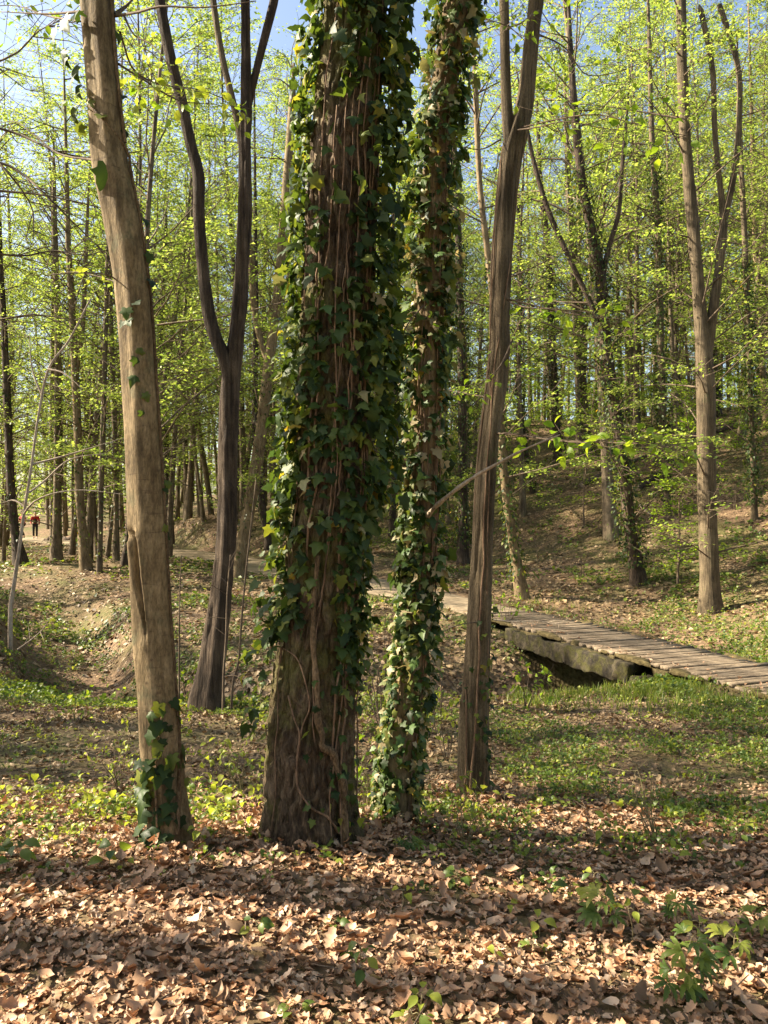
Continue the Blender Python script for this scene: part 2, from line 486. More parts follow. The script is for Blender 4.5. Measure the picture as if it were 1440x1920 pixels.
def ground_material():
    m, nt, bs = new_mat('forest_floor')
    tc = N(nt, 'ShaderNodeTexCoord')
    vo = N(nt, 'ShaderNodeTexVoronoi'); vo.inputs['Scale'].default_value = 14.0
    nt.links.new(tc.outputs['Object'], vo.inputs['Vector'])
    n1 = N(nt, 'ShaderNodeTexNoise'); n1.inputs['Scale'].default_value = 6.0; n1.inputs['Detail'].default_value = 8; n1.inputs['Roughness'].default_value = .7
    nt.links.new(tc.outputs['Object'], n1.inputs['Vector'])
    sx = N(nt, 'ShaderNodeSeparateColor'); nt.links.new(vo.outputs['Color'], sx.inputs[0])
    rp = ramp(nt, [(0.0, (.07, .046, .027)), (0.35, (.13, .084, .047)), (0.7, (.20, .135, .075)), (1.0, (.29, .205, .12))])
    nt.links.new(sx.outputs[0], rp.inputs[0])
    rp2 = ramp(nt, [(0.3, (.055, .036, .025)), (0.7, (.16, .10, .065))])
    nt.links.new(n1.outputs['Fac'], rp2.inputs[0])
    mx = N(nt, 'ShaderNodeMix', data_type='RGBA'); mx.inputs[0].default_value = .45
    nt.links.new(rp.outputs[0], mx.inputs[6]); nt.links.new(rp2.outputs[0], mx.inputs[7])
    # patches of moss and low green
    n2 = N(nt, 'ShaderNodeTexNoise'); n2.inputs['Scale'].default_value = .35; n2.inputs['Detail'].default_value = 9; n2.inputs['Roughness'].default_value = .72
    nt.links.new(tc.outputs['Object'], n2.inputs['Vector'])
    mr = N(nt, 'ShaderNodeMapRange'); mr.inputs[1].default_value = .45; mr.inputs[2].default_value = .60; mr.inputs[4].default_value = .75
    nt.links.new(n2.outputs['Fac'], mr.inputs[0])
    m2 = N(nt, 'ShaderNodeMix', data_type='RGBA'); m2.inputs[7].default_value = (.075, .085, .022, 1)
    nt.links.new(mr.outputs[0], m2.inputs[0]); nt.links.new(mx.outputs[2], m2.inputs[6])
    nt.links.new(m2.outputs[2], bs.inputs['Base Color'])
    bs.inputs['Roughness'].default_value = .9; bs.inputs['Specular IOR Level'].default_value = .2
    bp = N(nt, 'ShaderNodeBump'); bp.inputs['Strength'].default_value = .8; bp.inputs['Distance'].default_value = .03
    ad = N(nt, 'ShaderNodeMath', operation='ADD'); nt.links.new(vo.outputs['Distance'], ad.inputs[0]); nt.links.new(n1.outputs['Fac'], ad.inputs[1])
    nt.links.new(ad.outputs[0], bp.inputs['Height']); nt.links.new(bp.outputs[0], bs.inputs['Normal'])
    return m


M_GROUND = ground_material()
M_PATH = plain_mat('packed_dirt', (.19, .145, .095), (.31, .245, .165), 5.0, .9, .5, .02, .2)
M_PLANK = bark_mat('weathered_plank', [(0.25, (.085, .064, .043)), (0.5, (.16, .122, .083)), (0.75, (.24, .188, .13))], zs=9, xs=9, bump=.6, dist=.008, fine=120, moss=((.12, .13, .04), .62, .74, 3))
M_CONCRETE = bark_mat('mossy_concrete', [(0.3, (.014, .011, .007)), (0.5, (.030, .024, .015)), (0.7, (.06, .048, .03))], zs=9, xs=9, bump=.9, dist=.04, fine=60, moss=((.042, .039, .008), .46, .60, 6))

# ------------------------------------------------------------------ terrain
path_pts = np.array([            # x, y, z of the path's centre line
    (10.5, -3.0, -.42), (8.3, 1.5, -.44), (6.6, 5.4, -.45), (4.80, 9.9, -.45), (3.55, 13.5, -.45), (2.55, 16.3, -.45), (1.45, 18.8, -.42),
    (-.35, 21.8, -.36), (-2.5, 25.5, -.31), (-4.9, 29.6, -.25), (-8.8, 35.2, -.15), (-13, 40.0, -.12), (-17.0, 44.3, -.10), (-23.2, 52.3, -.10), (-34, 60, 0.1), (-60, 78, .3)], float)
PATH = spline(path_pts, 420)
UPATH = spline(np.array([(-70, 82, 1.1), (-38, 68, .85), (-25, 61, .85), (-17, 56, 1.0), (-11.5, 50, 1.3), (-8, 47, 1.5), (-4, 47, 1.75), (2, 50, 2.3), (8, 55, 3.4)], float), 160)
HW = 0.68
PW = HW + .65 * sstep(17.5, 24, PATH[:, 1])
gully = spline(np.array([(6.2, 14.6, .0), (5.2, 14.0, .25), (4.2, 13.4, .8), (3.05, 12.9, 1.25), (1.2, 12.0, 1.0), (-1.2, 11.5, .9), (-3.2, 12.0, 1.5), (-4.9, 13.6, 1.8), (-7.0, 17.5, 1.3), (-10, 21.5, .4), (-14, 24, .0)], float), 160)


def near_line(x, y, L):
    x = np.asarray(x, float).ravel(); y = np.asarray(y, float).ravel()
    d = np.full(len(x), 1e9); k = np.zeros(len(x), int)
    for a in range(0, len(x), 20000):
        D = (x[a:a+20000, None] - L[None, :, 0]) ** 2 + (y[a:a+20000, None] - L[None, :, 1]) ** 2
        kk = D.argmin(1); k[a:a+20000] = kk
        d[a:a+20000] = np.sqrt(D[np.arange(len(kk)), kk])
    return d, k


ctrl = [tuple(PX(*p)) for p in [
    (1330, 1150, 17), (1195, 1095, 20), (980, 1118, 19), (1240, 965, 25), (1440, 1000, 22), (1000, 940, 30), (1100, 850, 36), (1000, 850, 40), (1440, 830, 30), (1440, 770, 36),
    (870, 1052, 27), (750, 1052, 26), (720, 965, 33), (760, 890, 40), (480, 962, 42), (400, 966, 40), (330, 978, 40), (400, 1003, 37), (120, 982, 60), (0, 972, 70),
    (40, 1062, 25), (105, 1054, 26), (160, 1068, 24), (447, 1080, 24), (20, 1142, 15), (1600, 1050, 17), (1600, 760, 34), (1240, 800, 40), (890, 800, 48)]]
ctrl += [(x, y, z) for x, y, z in [
    (-3, 0, .08), (0, 0, .05), (3, 0, .05), (-3, 2.2, .04), (0, 2.2, .03), (2.5, 2.2, .0), (-3, 3.9, .02), (-1, 3.9, .0), (.2, 3.9, -.05), (1.8, 4.0, -.07), (3.5, 4.2, -.15),
    (-3.4, 5.2, -.18), (-.8, 5.2, -.22), (1.2, 5.2, -.24), (3.3, 5.5, -.26), (-3.5, 7.3, -.40), (0, 7.3, -.42), (2.4, 7.3, -.38), (-4.5, 9.8, -.47), (-1.5, 9.8, -.5), (1.5, 9.8, -.5),
    (-9, 5, -.1), (-9, 10, -.35), (-14, 15, -.3), (-12, 0, .1), (-25, 5, .4), (-22, 22, .1), (-18, 33, .1), (-35, 40, .3), (9, 9, .1), (12, 4, .4), (14, 12, 1.6), (16, 20, 3.6),
    (22, 28, 6.0), (20, 45, 7.5), (5, 50, 5.2), (10, 60, 6.0), (30, 70, 7), (-10, 60, 2.6), (-30, 75, 2.0), (0, 85, 4.5), (40, 20, 5), (50, 60, 8), (-60, 30, 1.0), (-60, 80, 2.2), (60, 100, 8),
    (0, 130, 5), (-80, 130, 4), (80, 140, 8), (-40, -30, .8), (0, -30, .3), (40, -30, 2.0), (-90, 0, 2), (90, 30, 6), (0, -12, .1), (-12, 20, -.15), (-14, 28, -.2), (-17, 34, -.2), (-22, 40, -.2), (-24, 46, -.15), (-19.5, 48, -.12), (-27, 52, -.1), (-17, 40, -.2), (-30, 50, -.1), (-20, 28, -.1), (-12, 33, -.2), (-5, 19, -.45), (-1, 17, -.7), (2, 22, -.3), (-8, 28, -.1)]]
ctrl = np.array(ctrl)


def _tps(r2):
    return 0.5 * r2 * np.log(r2 + 1e-9)


nC = len(ctrl)
_s = 20.0
cx = ctrl[:, :2] / _s
K = _tps(((cx[:, None] - cx[None]) ** 2).sum(-1)) + np.eye(nC) * 1e-3
Pm = np.concatenate([np.ones((nC, 1)), cx], 1)
A_ = np.block([[K, Pm], [Pm.T, np.zeros((3, 3))]])
coef = np.linalg.solve(A_, np.concatenate([ctrl[:, 2], np.zeros(3)]))


def height(x, y, path_in=True):
    shp = np.shape(x)
    x = np.asarray(x, float).ravel(); y = np.asarray(y, float).ravel()
    xs = np.clip(x, -95, 95); ys = np.clip(y, -35, 145)
    z = np.zeros(len(x))
    for a in range(0, len(x), 20000):
        q = np.stack([xs[a:a+20000], ys[a:a+20000]], 1) / _s
        k = _tps(((q[:, None] - cx[None]) ** 2).sum(-1))
        z[a:a+20000] = k @ coef[:nC] + coef[nC] + q @ coef[nC+1:]
    z = z + (fbm(x * .35, y * .35, seed=3, oct=3) - .5) * .22 * sstep(3, 14, np.hypot(x, y)) + (fbm(x * 1.6, y * 1.6, seed=9, oct=3) - .5) * .10
    d, k = near_line(x, y, PATH)
    w = 1 - sstep(PW[k] + .05, PW[k] + 1.3, d)
    z = z * (1 - w) + PATH[k, 2] * w
    d2, k2 = near_line(x, y, UPATH)
    w2 = 1 - sstep(.9, 2.2, d2)
    z = z * (1 - w2) + UPATH[k2, 2] * w2
    if path_in:
        z = z - .05 * (1 - sstep(PW[k] - .25, PW[k] + .1, d)) - .05 * (1 - sstep(.5, .9, d2))
    g, kg = near_line(x, y, gully)
    prof = np.exp(-(g / 1.15) ** 4) * .55 + np.exp(-(g / 2.3) ** 2) * .45
    z = z - gully[kg, 2] * prof
    return z.reshape(shp)


def gnormal(x, y, e=.08):
    dx = (height(x + e, y) - height(x - e, y)) / (2 * e)
    dy = (height(x, y + e) - height(x, y - e)) / (2 * e)
    n = np.stack([-dx, -dy, np.ones_like(dx)], -1)
    return n / np.linalg.norm(n, axis=-1)[..., None]


def axis(segs):
    out = [segs[0][0]]
    for a, b, n in segs:
        out += list(np.linspace(a, b, n + 1)[1:])
    return np.array(out)


gx = axis([(-400, -100, 6), (-100, -30, 20), (-30, -10, 50), (-10, -4, 50), (-4, 4.5, 95), (4.5, 10, 50), (10, 30, 50), (30, 100, 20), (100, 400, 6)])
gy = axis([(-200, -30, 6), (-30, 0, 20), (0, 1.8, 12), (1.8, 6, 50), (6, 20, 120), (20, 50, 90), (50, 100, 50), (100, 600, 12)])
GX, GY = np.meshgrid(gx, gy)
GZ = height(GX, GY)
GV = np.stack([GX, GY, GZ], -1).reshape(-1, 3)
nx = len(gx); ny = len(gy)
ii, jj = np.meshgrid(np.arange(ny - 1), np.arange(nx - 1), indexing='ij')
a0 = (ii * nx + jj).ravel()
GF = np.stack([a0, a0 + 1, a0 + nx + 1, a0 + nx], -1)
ground = add('ground', make_mesh('ground', GV, [GF], M_GROUND, True))
tag(ground, 'brown forest floor falling to a gully and rising to a hillside', 'ground', kind='structure')


def ribbon(name, L, hw, label, seed):
    n = len(L)
    T = np.gradient(L[:, :2], axis=0); T /= np.linalg.norm(T, axis=1)[:, None]
    S = np.stack([T[:, 1], -T[:, 0]], 1)
    off = np.array([-1.25, -1.0, -.6, -.2, .2, .6, 1.0, 1.25]); dz = np.array([-.14, -.012, .012, .02, .02, .012, -.012, -.14])
    V = []
    for k, (o, z) in enumerate(zip(off, dz)):
        wob = (vnoise(np.arange(n) * .35, np.full(n, k * 3.3 + seed)) - .5) * .25 * (abs(o) > .9)
        xy = L[:, :2] + S * (np.asarray(hw) * (o + wob * np.sign(o)))[:, None]
        V.append(np.stack([xy[:, 0], xy[:, 1], L[:, 2] + z + (vnoise(xy[:, 0] * 3, xy[:, 1] * 3) - .5) * .02], -1))
    V = np.stack(V, 1).reshape(-1, 3)
    m = len(off)
    i, j = np.meshgrid(np.arange(n - 1), np.arange(m - 1), indexing='ij')
    a = (i * m + j).ravel()
    o = add(name, make_mesh(name, V, [np.stack([a, a + 1, a + m + 1, a + m], -1)], M_PATH, True))
    return tag(o, label, 'path', kind='structure')


cut = int(np.argmin((PATH[:, 0] - 2.5) ** 2 + (PATH[:, 1] - 16.4) ** 2))
ribbon('path', PATH[cut - 2:], PW[cut - 2:], 'packed dirt footpath winding away from the plank bridge to the left', 1)
ribbon('path', UPATH, .8, 'higher dirt footpath running along the mound behind the first path', 5)

# ------------------------------------------------------------------ plank footbridge
bridge = thing('footbridge', 'weathered plank footbridge with mossy side beam over the gully', 'footbridge', tuple(PATH[cut]))
b_or = np.array(PATH[cut])
seg = np.linalg.norm(np.diff(PATH[:, :2], axis=0), axis=1)
S_ = np.concatenate([[0], np.cumsum(seg)])


def path_at(s):
    p = np.array([np.interp(s, S_, PATH[:, c]) for c in range(3)])
    q = np.array([np.interp(s + .2, S_, PATH[:, c]) for c in range(3)])
    t = q - p; t[2] = 0; t /= np.linalg.norm(t)
    return p, t, np.array([t[1], -t[0], 0])      # point, forward (away), right-hand side seen going away


def box_mesh(name, hx, hy, hz, bev, mat, seed=0, sub=6):
    """board: rounded long edges, slightly uneven"""
    rr = np.random.default_rng(seed)
    prof = [(-hy, -hz), (hy, -hz), (hy, hz - bev), (hy - bev, hz), (-hy + bev, hz), (-hy, hz - bev)]
    xs = np.linspace(-hx, hx, sub)
    V = []
    for x in xs:
        dj = rr.uniform(-.004, .004, (6, 2))
        V += [(x, p[0] + dj[k, 0], p[1] + dj[k, 1] * .6) for k, p in enumerate(prof)]
    F = []
    for i in range(sub - 1):
        for k in range(6):
            F.append((i*6+k, i*6+(k+1) % 6, (i+1)*6+(k+1) % 6, (i+1)*6+k))
    V = np.array(V)
    n = len(V)
    T = []
    for base in (0, (sub - 1) * 6):
        for k in range(1, 5):
            T.append((base, base + k, base + k + 1) if base else (base, base + k + 1, base + k))
    return make_mesh(name, V, [np.array(F), np.array(T)], mat)


plank_meshes = [box_mesh('plank', HW + .015 * k, .048, .026, .008, M_PLANK, k) for k in range(4)]
s_end = S_[cut]
s0 = s_end - 11.2
pitch = .101
rp_ = random.Random(5)
s = s0
while s < s_end:
    p, t, r = path_at(s)
    o = add('plank', plank_meshes[rp_.randrange(4)], bridge)
    o.location = tuple(p + r * rp_.uniform(-.015, .015) + np.array([0, 0, .008 + rp_.uniform(-.013, .009)]) - b_or)
    o.rotation_euler = (rp_.uniform(-.06, .06), rp_.uniform(-.014, .014), math.atan2(r[1], r[0]) + rp_.uniform(-.016, .016))
    s += pitch + rp_.uniform(-.004, .006)


def beam_along(name, sa, sb, side, w, h, ztop, mat, seed, rough=.03, n=46):
    rows = []
    for k in range(n):
        s = sa + (sb - sa) * k / (n - 1)
        p, t, r = path_at(s)
        c = p + r * side
        ring = []
        m = 16
        for q in range(m):
            a = 2 * math.pi * q / m
            ex = math.copysign(abs(math.cos(a)) ** .2, math.cos(a)); ez = math.copysign(abs(math.sin(a)) ** .2, math.sin(a))
            v = c + r * ex * w + np.array([0, 0, ztop - h + ez * h])
            ring.append(v)
        rows.append(ring)
    V = np.array(rows)
    ctr = V.mean(1, keepdims=True)
    nz = (fbm(V[..., 0] * 5, V[..., 1] * 5, V[..., 2] * 7, seed, 4) - .5)
    chip = (vnoise(V[..., 0] * 3.2, V[..., 1] * 3.2, V[..., 2] * 1.5, seed + 5) > .60) * (V[..., 2] > ctr[..., 2]) * .14
    dirv = (V - ctr) / np.linalg.norm(V - ctr, axis=-1, keepdims=True)
    V = V + dirv * (nz * rough * 3)[..., None]
    V[..., 2] -= chip
    m = 16
    i, j = np.meshgrid(np.arange(n - 1), np.arange(m), indexing='ij')
    a = (i * m + j).ravel(); b = (i * m + (j + 1) % m).ravel()
    F = np.stack([a, b, b + m, a + m], -1)
    Vf = np.concatenate([V.reshape(-1, 3), ctr[0], ctr[-1]])
    T0 = np.array([(n * m, (q + 1) % m, q) for q in range(m)]); T1 = np.array([(n * m + 1, (n - 1) * m + q, (n - 1) * m + (q + 1) % m) for q in range(m)])
    return add(name, make_mesh(name, Vf - b_or, [F, np.concatenate([T0, T1])], mat, True), bridge)


def s_near(x, y):
    k = int(np.argmin((PATH[:, 0] - x) ** 2 + (PATH[:, 1] - y) ** 2)); return S_[k]


sB0 = s_near(3.98, 11.5); sB1 = s_near(2.95, 15.0)
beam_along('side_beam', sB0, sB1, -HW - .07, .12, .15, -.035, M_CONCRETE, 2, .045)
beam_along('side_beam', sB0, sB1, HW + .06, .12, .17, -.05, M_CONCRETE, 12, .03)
M_EARTH = plain_mat('mossy_earth', (.045, .036, .018), (.12, .095, .045), 14, .95, .8, .03, .1)
for side_, sd_, sa_, sb_ in ((-HW - .03, 32, s0 + .2, s_end - .3), (HW + .03, 42, s0 + .2, s_end - .3)):
    tag(beam_along('earth_edging', sa_, sb_, side_, .06, .03, .04, M_EARTH, sd_, .03, 150), 'mossy earth and debris along the plank ends')
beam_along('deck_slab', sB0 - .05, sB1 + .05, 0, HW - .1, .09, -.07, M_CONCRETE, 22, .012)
for sa, sd in ((sB0 - .12, 4), (sB1 + .12, 7)):
    p, t, r = path_at(sa)
    mb = MB()
    for k in range(9):
        q = -.8 + 1.6 * k / 8
        for lv in range(3):
            c = p + r * q + t * rp_.uniform(-.05, .05) + np.array([0, 0, -.32 - lv * .27])
            th = np.linspace(0, 2 * np.pi, 9)[:-1]
            ring = [np.stack([np.cos(th) * .13 * f + c[0], np.sin(th) * .14 * f + c[1], np.full(8, c[2] + dz)], -1) + R.normal(0, .012, (8, 3)) for dz, f in ((-.13, .75), (-.08, 1), (.08, 1), (.13, .75))]
            V = np.concatenate(ring + [[c + [0, 0, .13]]])
            F = [(a*8+b, a*8+(b+1) % 8, (a+1)*8+(b+1) % 8, (a+1)*8+b) for a in range(3) for b in range(8)]
            base = mb.n
            mb.put(V, np.array(F))
            mb.F[3].append(np.array([(24+b, 24+(b+1) % 8, 32) for b in range(8)]) + base); mb.M[3].append(np.zeros(8))
    add('stone_abutment', mb.mesh('stone_abutment', M_CONCRETE, True, b_or), bridge)

# ------------------------------------------------------------------ tree stems
from mathutils import Matrix


class Stem:
    """a stem given by centre points and radii; ring angle phi: 0 = +x, -90 deg = towards the camera"""
    def __init__(self, C, r):
        self.C = np.asarray(C, float); self.r = np.asarray(r, float)

    @classmethod
    def trace(cls, pts, d, n, top=None, lean=None, d_top=None, sink=.15):
        """pts: (px, py, half width px) from the ground up, on a stem that stands at depth d (and d_top at its last point)"""
        pts = np.array(pts, float)
        dd = np.full(len(pts), float(d)) if d_top is None else d + (d_top - d) * np.clip((pts[0, 1] - pts[:, 1]) / (pts[0, 1] - pts[-1, 1]), 0, 1)
        P = np.array([np.append(PX(a, b, e), c / FPX * e) for (a, b, c), e in zip(pts, dd)])
        if sink:
            P = np.concatenate([[P[0] + [0, 0, -sink, P[0, 3] * .12]], P])
        if top is not None:
            z0 = P[-1, 2]; v = (P[-1, :3] - P[-3, :3]); v = v / max(v[2], .05)
            for f in (.34, .67, 1.0):
                q = P[-1].copy() if f == .34 else q
                z = z0 + (top - z0) * f
                base = P[-1] if f == .34 else base
                if f == .34: base = P[-1].copy()
                ext = base.copy(); ext[:2] += v[:2] * (z - z0) * (.8 if lean is None else lean); ext[2] = z; ext[3] = base[3] * (1 - .72 * f)
                P = np.concatenate([P, [ext]])
        Q = spline(P, n)
        return cls(Q[:, :3], np.maximum(Q[:, 3], .003))

    def at_z(self, z):
        C = np.array([np.interp(z, self.C[:, 2], self.C[:, k]) for k in range(3)]).T
        return C, np.interp(z, self.C[:, 2], self.r)

    def surf(self, z, theta, off=0.0):
        """points on the bark at height z, theta from the side facing the camera, positive to the right"""
        C, r = self.at_z(z)
        phi = theta - np.pi / 2
        out = np.stack([np.cos(phi), np.sin(phi), np.zeros_like(phi)], -1)
        return C + out * (r + off)[..., None], out


def bark_disp(st, ns, kr, kz, amp, seed, ridged=True, extra=None):
    th = np.arange(ns) * 2 * np.pi / ns
    z = st.C[:, 2]
    k = st.r.mean() / kr
    zz = z[:, None] + 0 * th[None]
    w = (vnoise(np.cos(th)[None] * k * .6, np.sin(th)[None] * k * .6, zz * kz * .5, seed + 3) - .5) * 1.6
    x = np.cos(th)[None] * k + w; y = np.sin(th)[None] * k + w
    a = vnoise(x, y, zz * kz, seed)
    if ridged:
        b = vnoise(x * 2.1, y * 2.1, zz * kz * 2.6, seed + 8)
        v = np.minimum(np.abs(2 * a - 1) * 3.2, 1.0) - .7 + (b - .5) * .7
    else:
        v = (a - .5) + .4 * (vnoise(x * 2.3, y * 2.3, zz * kz * 2, seed + 8) - .5)
    d = v * amp
    if extra is not None:
        d = d + extra(th[None], zz)
    return d


def stem_mesh(name, stems, mat, origin, ns=24, disp=None):
    mb = MB()
    for k, st in enumerate(stems):
        put_tube(mb, st.C, st.r, ns if k == 0 else max(8, ns * 2 // 3), disp if k == 0 else None)
    return mb.mesh(name, mat, True, origin)


# ------------------------------------------------------------------ generic woodland tree: wood and leaves, made once and shared
def leaf_cloud(mb, base, tipdir, n, size, rr, spread=.16, m=0, tpl=FAR_LEAF, droop=.25):
    """n leaves in a flat spray along a twig from base in direction tipdir (length = twig length)"""
    t = rr.uniform(.1, 1.05, n)
    L = np.linalg.norm(tipdir)
    pos = base + tipdir * t[:, None] + rr.normal(0, 1, (n, 3)) * np.array([spread, spread, spread * .45])
    D = rr.normal(0, 1, (n, 3)) * [1, 1, .3] + tipdir / L * .6; D[:, 2] -= droop
    Nn = rr.normal(0, .42, (n, 3)); Nn[:, 2] += 1
    scatter(mb, tpl[0], tpl[1], pos, basis_dir(D, Nn), size * rr.uniform(.65, 1.25, n), rr.uniform(0, 1, n), m)


def tree_variant(seed, H, r0, low=.18, nprim=46, leaf=.085, per=13, reach=.30, up=(.5, 1.1), sway=.35, nsec=6, stem=True, bare=0.0):
    rr = np.random.default_rng(seed)
    wood = MB(); leaves = MB()
    k = 12
    t = np.linspace(0, 1, k)
    ph = rr.uniform(0, 6.28, 4)
    C = np.stack([np.sin(t * 4.2 + ph[0]) * sway * t + rr.normal(0, .25) * t * t * 2, np.sin(t * 3.7 + ph[1]) * sway * t + rr.normal(0, .2) * t * t * 2, t * H], -1)
    C[:, :2] -= C[0, :2]
    C[0, 2] = -.3
    r = r0 * (1 - t * .93) * (1 + .5 * np.exp(-t * 40))
    Cs = spline(np.concatenate([C, r[:, None]], 1), 26)
    if stem:
        put_tube(wood, Cs[:, :3], np.maximum(Cs[:, 3], .008), 9)
    for i in range(nprim):
        f = low + (.98 - low) * (i + rr.uniform(0, 1)) / nprim
        p0 = np.array([np.interp(f, t, C[:, c]) for c in range(3)])
        az = rr.uniform(0, 2 * np.pi)
        el = rr.uniform(*up) * (1 if f > .35 else .55)
        L = H * reach * (1 - f) ** .55 * rr.uniform(.5, 1.1) * (1 if f > .3 else .7) + .35
        d0 = np.array([math.cos(az) * math.cos(el), math.sin(az) * math.cos(el), math.sin(el)])
        mid = p0 + d0 * L * .5 + rr.normal(0, .07, 3) * L
        d1 = d0 + np.array([0, 0, rr.uniform(-.35, .25)])
        end = mid + d1 / np.linalg.norm(d1) * L * .55 + rr.normal(0, .06, 3) * L
        B = spline(np.array([p0, (p0 + mid) / 2 + rr.normal(0, .03, 3) * L, mid, end]), 6)
        rb = min(.35 * np.interp(f, t, r) + .006, .05) * (.5 + .5 * L / (H * reach))
        put_tube(wood, B, np.linspace(rb, .004, 6), 4)
        for j in range(nsec):
            g = rr.uniform(.2, 1.0)
            q = np.array([np.interp(g, np.linspace(0, 1, 6), B[:, c]) for c in range(3)])
            a2 = az + rr.uniform(-1.4, 1.4)
            l2 = L * rr.uniform(.18, .42) + .15
            dd = np.array([math.cos(a2), math.sin(a2), rr.uniform(-.15, .5)]); dd = dd / np.linalg.norm(dd) * l2
            put_tube(wood, np.array([q, q + dd * .5 + rr.normal(0, .03, 3), q + dd]), np.array([.007, .005, .003]), 3)
            if rr.uniform() > bare:
                leaf_cloud(leaves, q, dd, rr.poisson(.78 * per * rr.gamma(.8, 1.3)), leaf, rr, spread=.07 + .06 * l2)
    return wood, leaves


VAR = []
specs = [(101, 19, .12, .16, 56, 22, .26), (102, 17, .10, .12, 56, 22, .27), (103, 21, .15, .20, 60, 24, .28), (104, 15, .085, .10, 52, 20, .28),
         (105, 18, .11, .24, 48, 18, .30), (106, 20, .13, .18, 58, 20, .24), (107, 13, .07, .08, 50, 18, .30)]
for sd, H_, r_, low, npr, per, rch in specs:
    w_, l_ = tree_variant(sd, H_, r_, low, npr, .092, per, rch, bare=.1, nsec=8)
    VAR.append((w_.mesh('trunk', M_FARBARK, True), l_.mesh('crown', M_SPRING), H_))
SPARSE = []
for sd, H_, r_, low in ((401, 17, .15, .5), (402, 19, .17, .55), (403, 15, .12, .45)):
    w_, l_ = tree_variant(sd, H_, r_, low, 18, .09, 3, .22, bare=.3, nsec=5)
    SPARSE.append((w_.mesh('trunk', M_FARBARK, True), l_.mesh('crown', M_SPRING), H_))
MEDIUM = []
for sd, H_ in ((411, 18), (412, 16)):
    w_, l_ = tree_variant(sd, H_, .15, .42, 34, .09, 11, .26, bare=.2, nsec=7)
    MEDIUM.append((w_.mesh('trunk', M_FARBARK, True), l_.mesh('crown', M_SPRING), H_))
HIGH = []
for sd, H_, npr in ((201, 17, 34), (202, 15, 30)):
    w_, l_ = tree_variant(sd, H_, .12, .52, npr, .095, 12, .32, stem=False, bare=.1)
    HIGH.append((w_.mesh('limbs', M_FARBARK, True), l_.mesh('crown', M_SPRING)))


def hero_crown(root, seed=0, scale=1.0, off=(0, 0, 0), rot=0.0):
    w_, l_ = HIGH[seed % 2]
    for nm, me in (('upper_limb', w_), ('crown', l_)):
        o = add(nm, me, root, off); o.rotation_euler = (0, 0, rot); o.scale = (scale,) * 3
        if nm == 'crown': o['kind'] = 'stuff'


# ---- smooth-barked tree on the left, with the open wound
D1 = 4.0
left_tr = Stem.trace([(325, 1605, 52), (321, 1560, 42), (313, 1500, 37), (303, 1400, 36), (297, 1300, 34), (288, 1200, 34), (283, 1100, 33), (278, 1000, 33), (273, 900, 32), (268, 800, 31),
                      (262, 700, 30), (256, 600, 30), (245, 500, 31), (229, 400, 33), (208, 300, 33), (199, 200, 31), (190, 100, 30), (182, 0, 31), (176, -100, 30), (172, -300, 28)], D1, 420, top=12.5, lean=.5)
wound = np.array([PX(x, y, D1)[[0, 2]] for x, y in [(250, 996), (258, 1015), (262, 1045), (266, 1085), (272, 1120), (279, 1150), (284, 1178)]])


def wound_disp(th, zz):
    C, r = left_tr.at_z(zz[:, 0])
    xs = C[:, 0:1] + r[:, None] * np.cos(th)          # world x of each ring vertex
    front = np.sin(th) < .2
    xw = np.interp(zz[:, 0], wound[::-1, 1], wound[::-1, 0])[:, None]
    z1, z0 = wound[0, 1], wound[-1, 1]
    inside = sstep(z0 - .01, z0 + .06, zz) * (1 - sstep(z1 - .015, z1 + .008, zz))
    w = .017 * (.35 + .65 * sstep(z0, z0 + .25, zz))
    u = (xs - xw) / w
    groove = -.046 * np.exp(-u ** 4) + .009 * np.exp(-((u - 1.7) / .6) ** 2) + .006 * np.exp(-((u + 1.6) / .5) ** 2)
    lip = .012 * np.exp(-((u - 2.1) / 1.1) ** 2) * np.exp(-((zz - (z0 + .02)) / .09) ** 2)
    # bumps and bark eyes elsewhere
    knot = 0
    for kz, kth, a in ((1.0, -.3, .008), (1.75, .25, -.006), (2.6, -.5, .007), (3.35, .1, .008), (.55, .5, .007), (.3, -.2, .01), (2.95, .35, .006)):
        kp = kth - np.pi / 2
        dth = (th - kp + np.pi) % (2 * np.pi) - np.pi
        knot = knot + a * np.exp(-(dth / .28) ** 2 - ((zz - kz) / .035) ** 2)
    flute = .006 * np.cos(th * 3 + 1.3 + zz * .5) + .004 * np.cos(th * 5 + 2 * np.sin(zz * .8))
    return groove * inside * front + lip * front + knot + flute


tree = thing('smooth_barked_tree', 'leaning tan smooth-barked tree with a long open wound on its trunk', 'tree', tuple(left_tr.C[0]))
T_LEFT = tree
o_ = np.array(tree.location)
add('trunk', stem_mesh('trunk', [left_tr], M_SMOOTH, o_, 132, bark_disp(left_tr, 132, .035, 3.0, .006, 4, False, wound_disp)), tree)
zz_ = np.linspace(wound[-1, 1] + .03, wound[0, 1] - .012, 26)
xw_ = np.interp(zz_, wound[::-1, 1], wound[::-1, 0])
Cw, rw = left_tr.at_z(zz_)
th_ = np.arcsin(np.clip((xw_ - Cw[:, 0]) / rw, -1, 1))
pw, ow = left_tr.surf(zz_, th_ - .10, -.036)
mb = MB(); put_tube(mb, pw, .010 * np.sin(np.linspace(.35, 2.9, 26)) ** .5, 10)
tag(add('exposed_wood', mb.mesh('exposed_wood', M_HEART, True, o_), tree), 'dark dead wood inside the open wound')
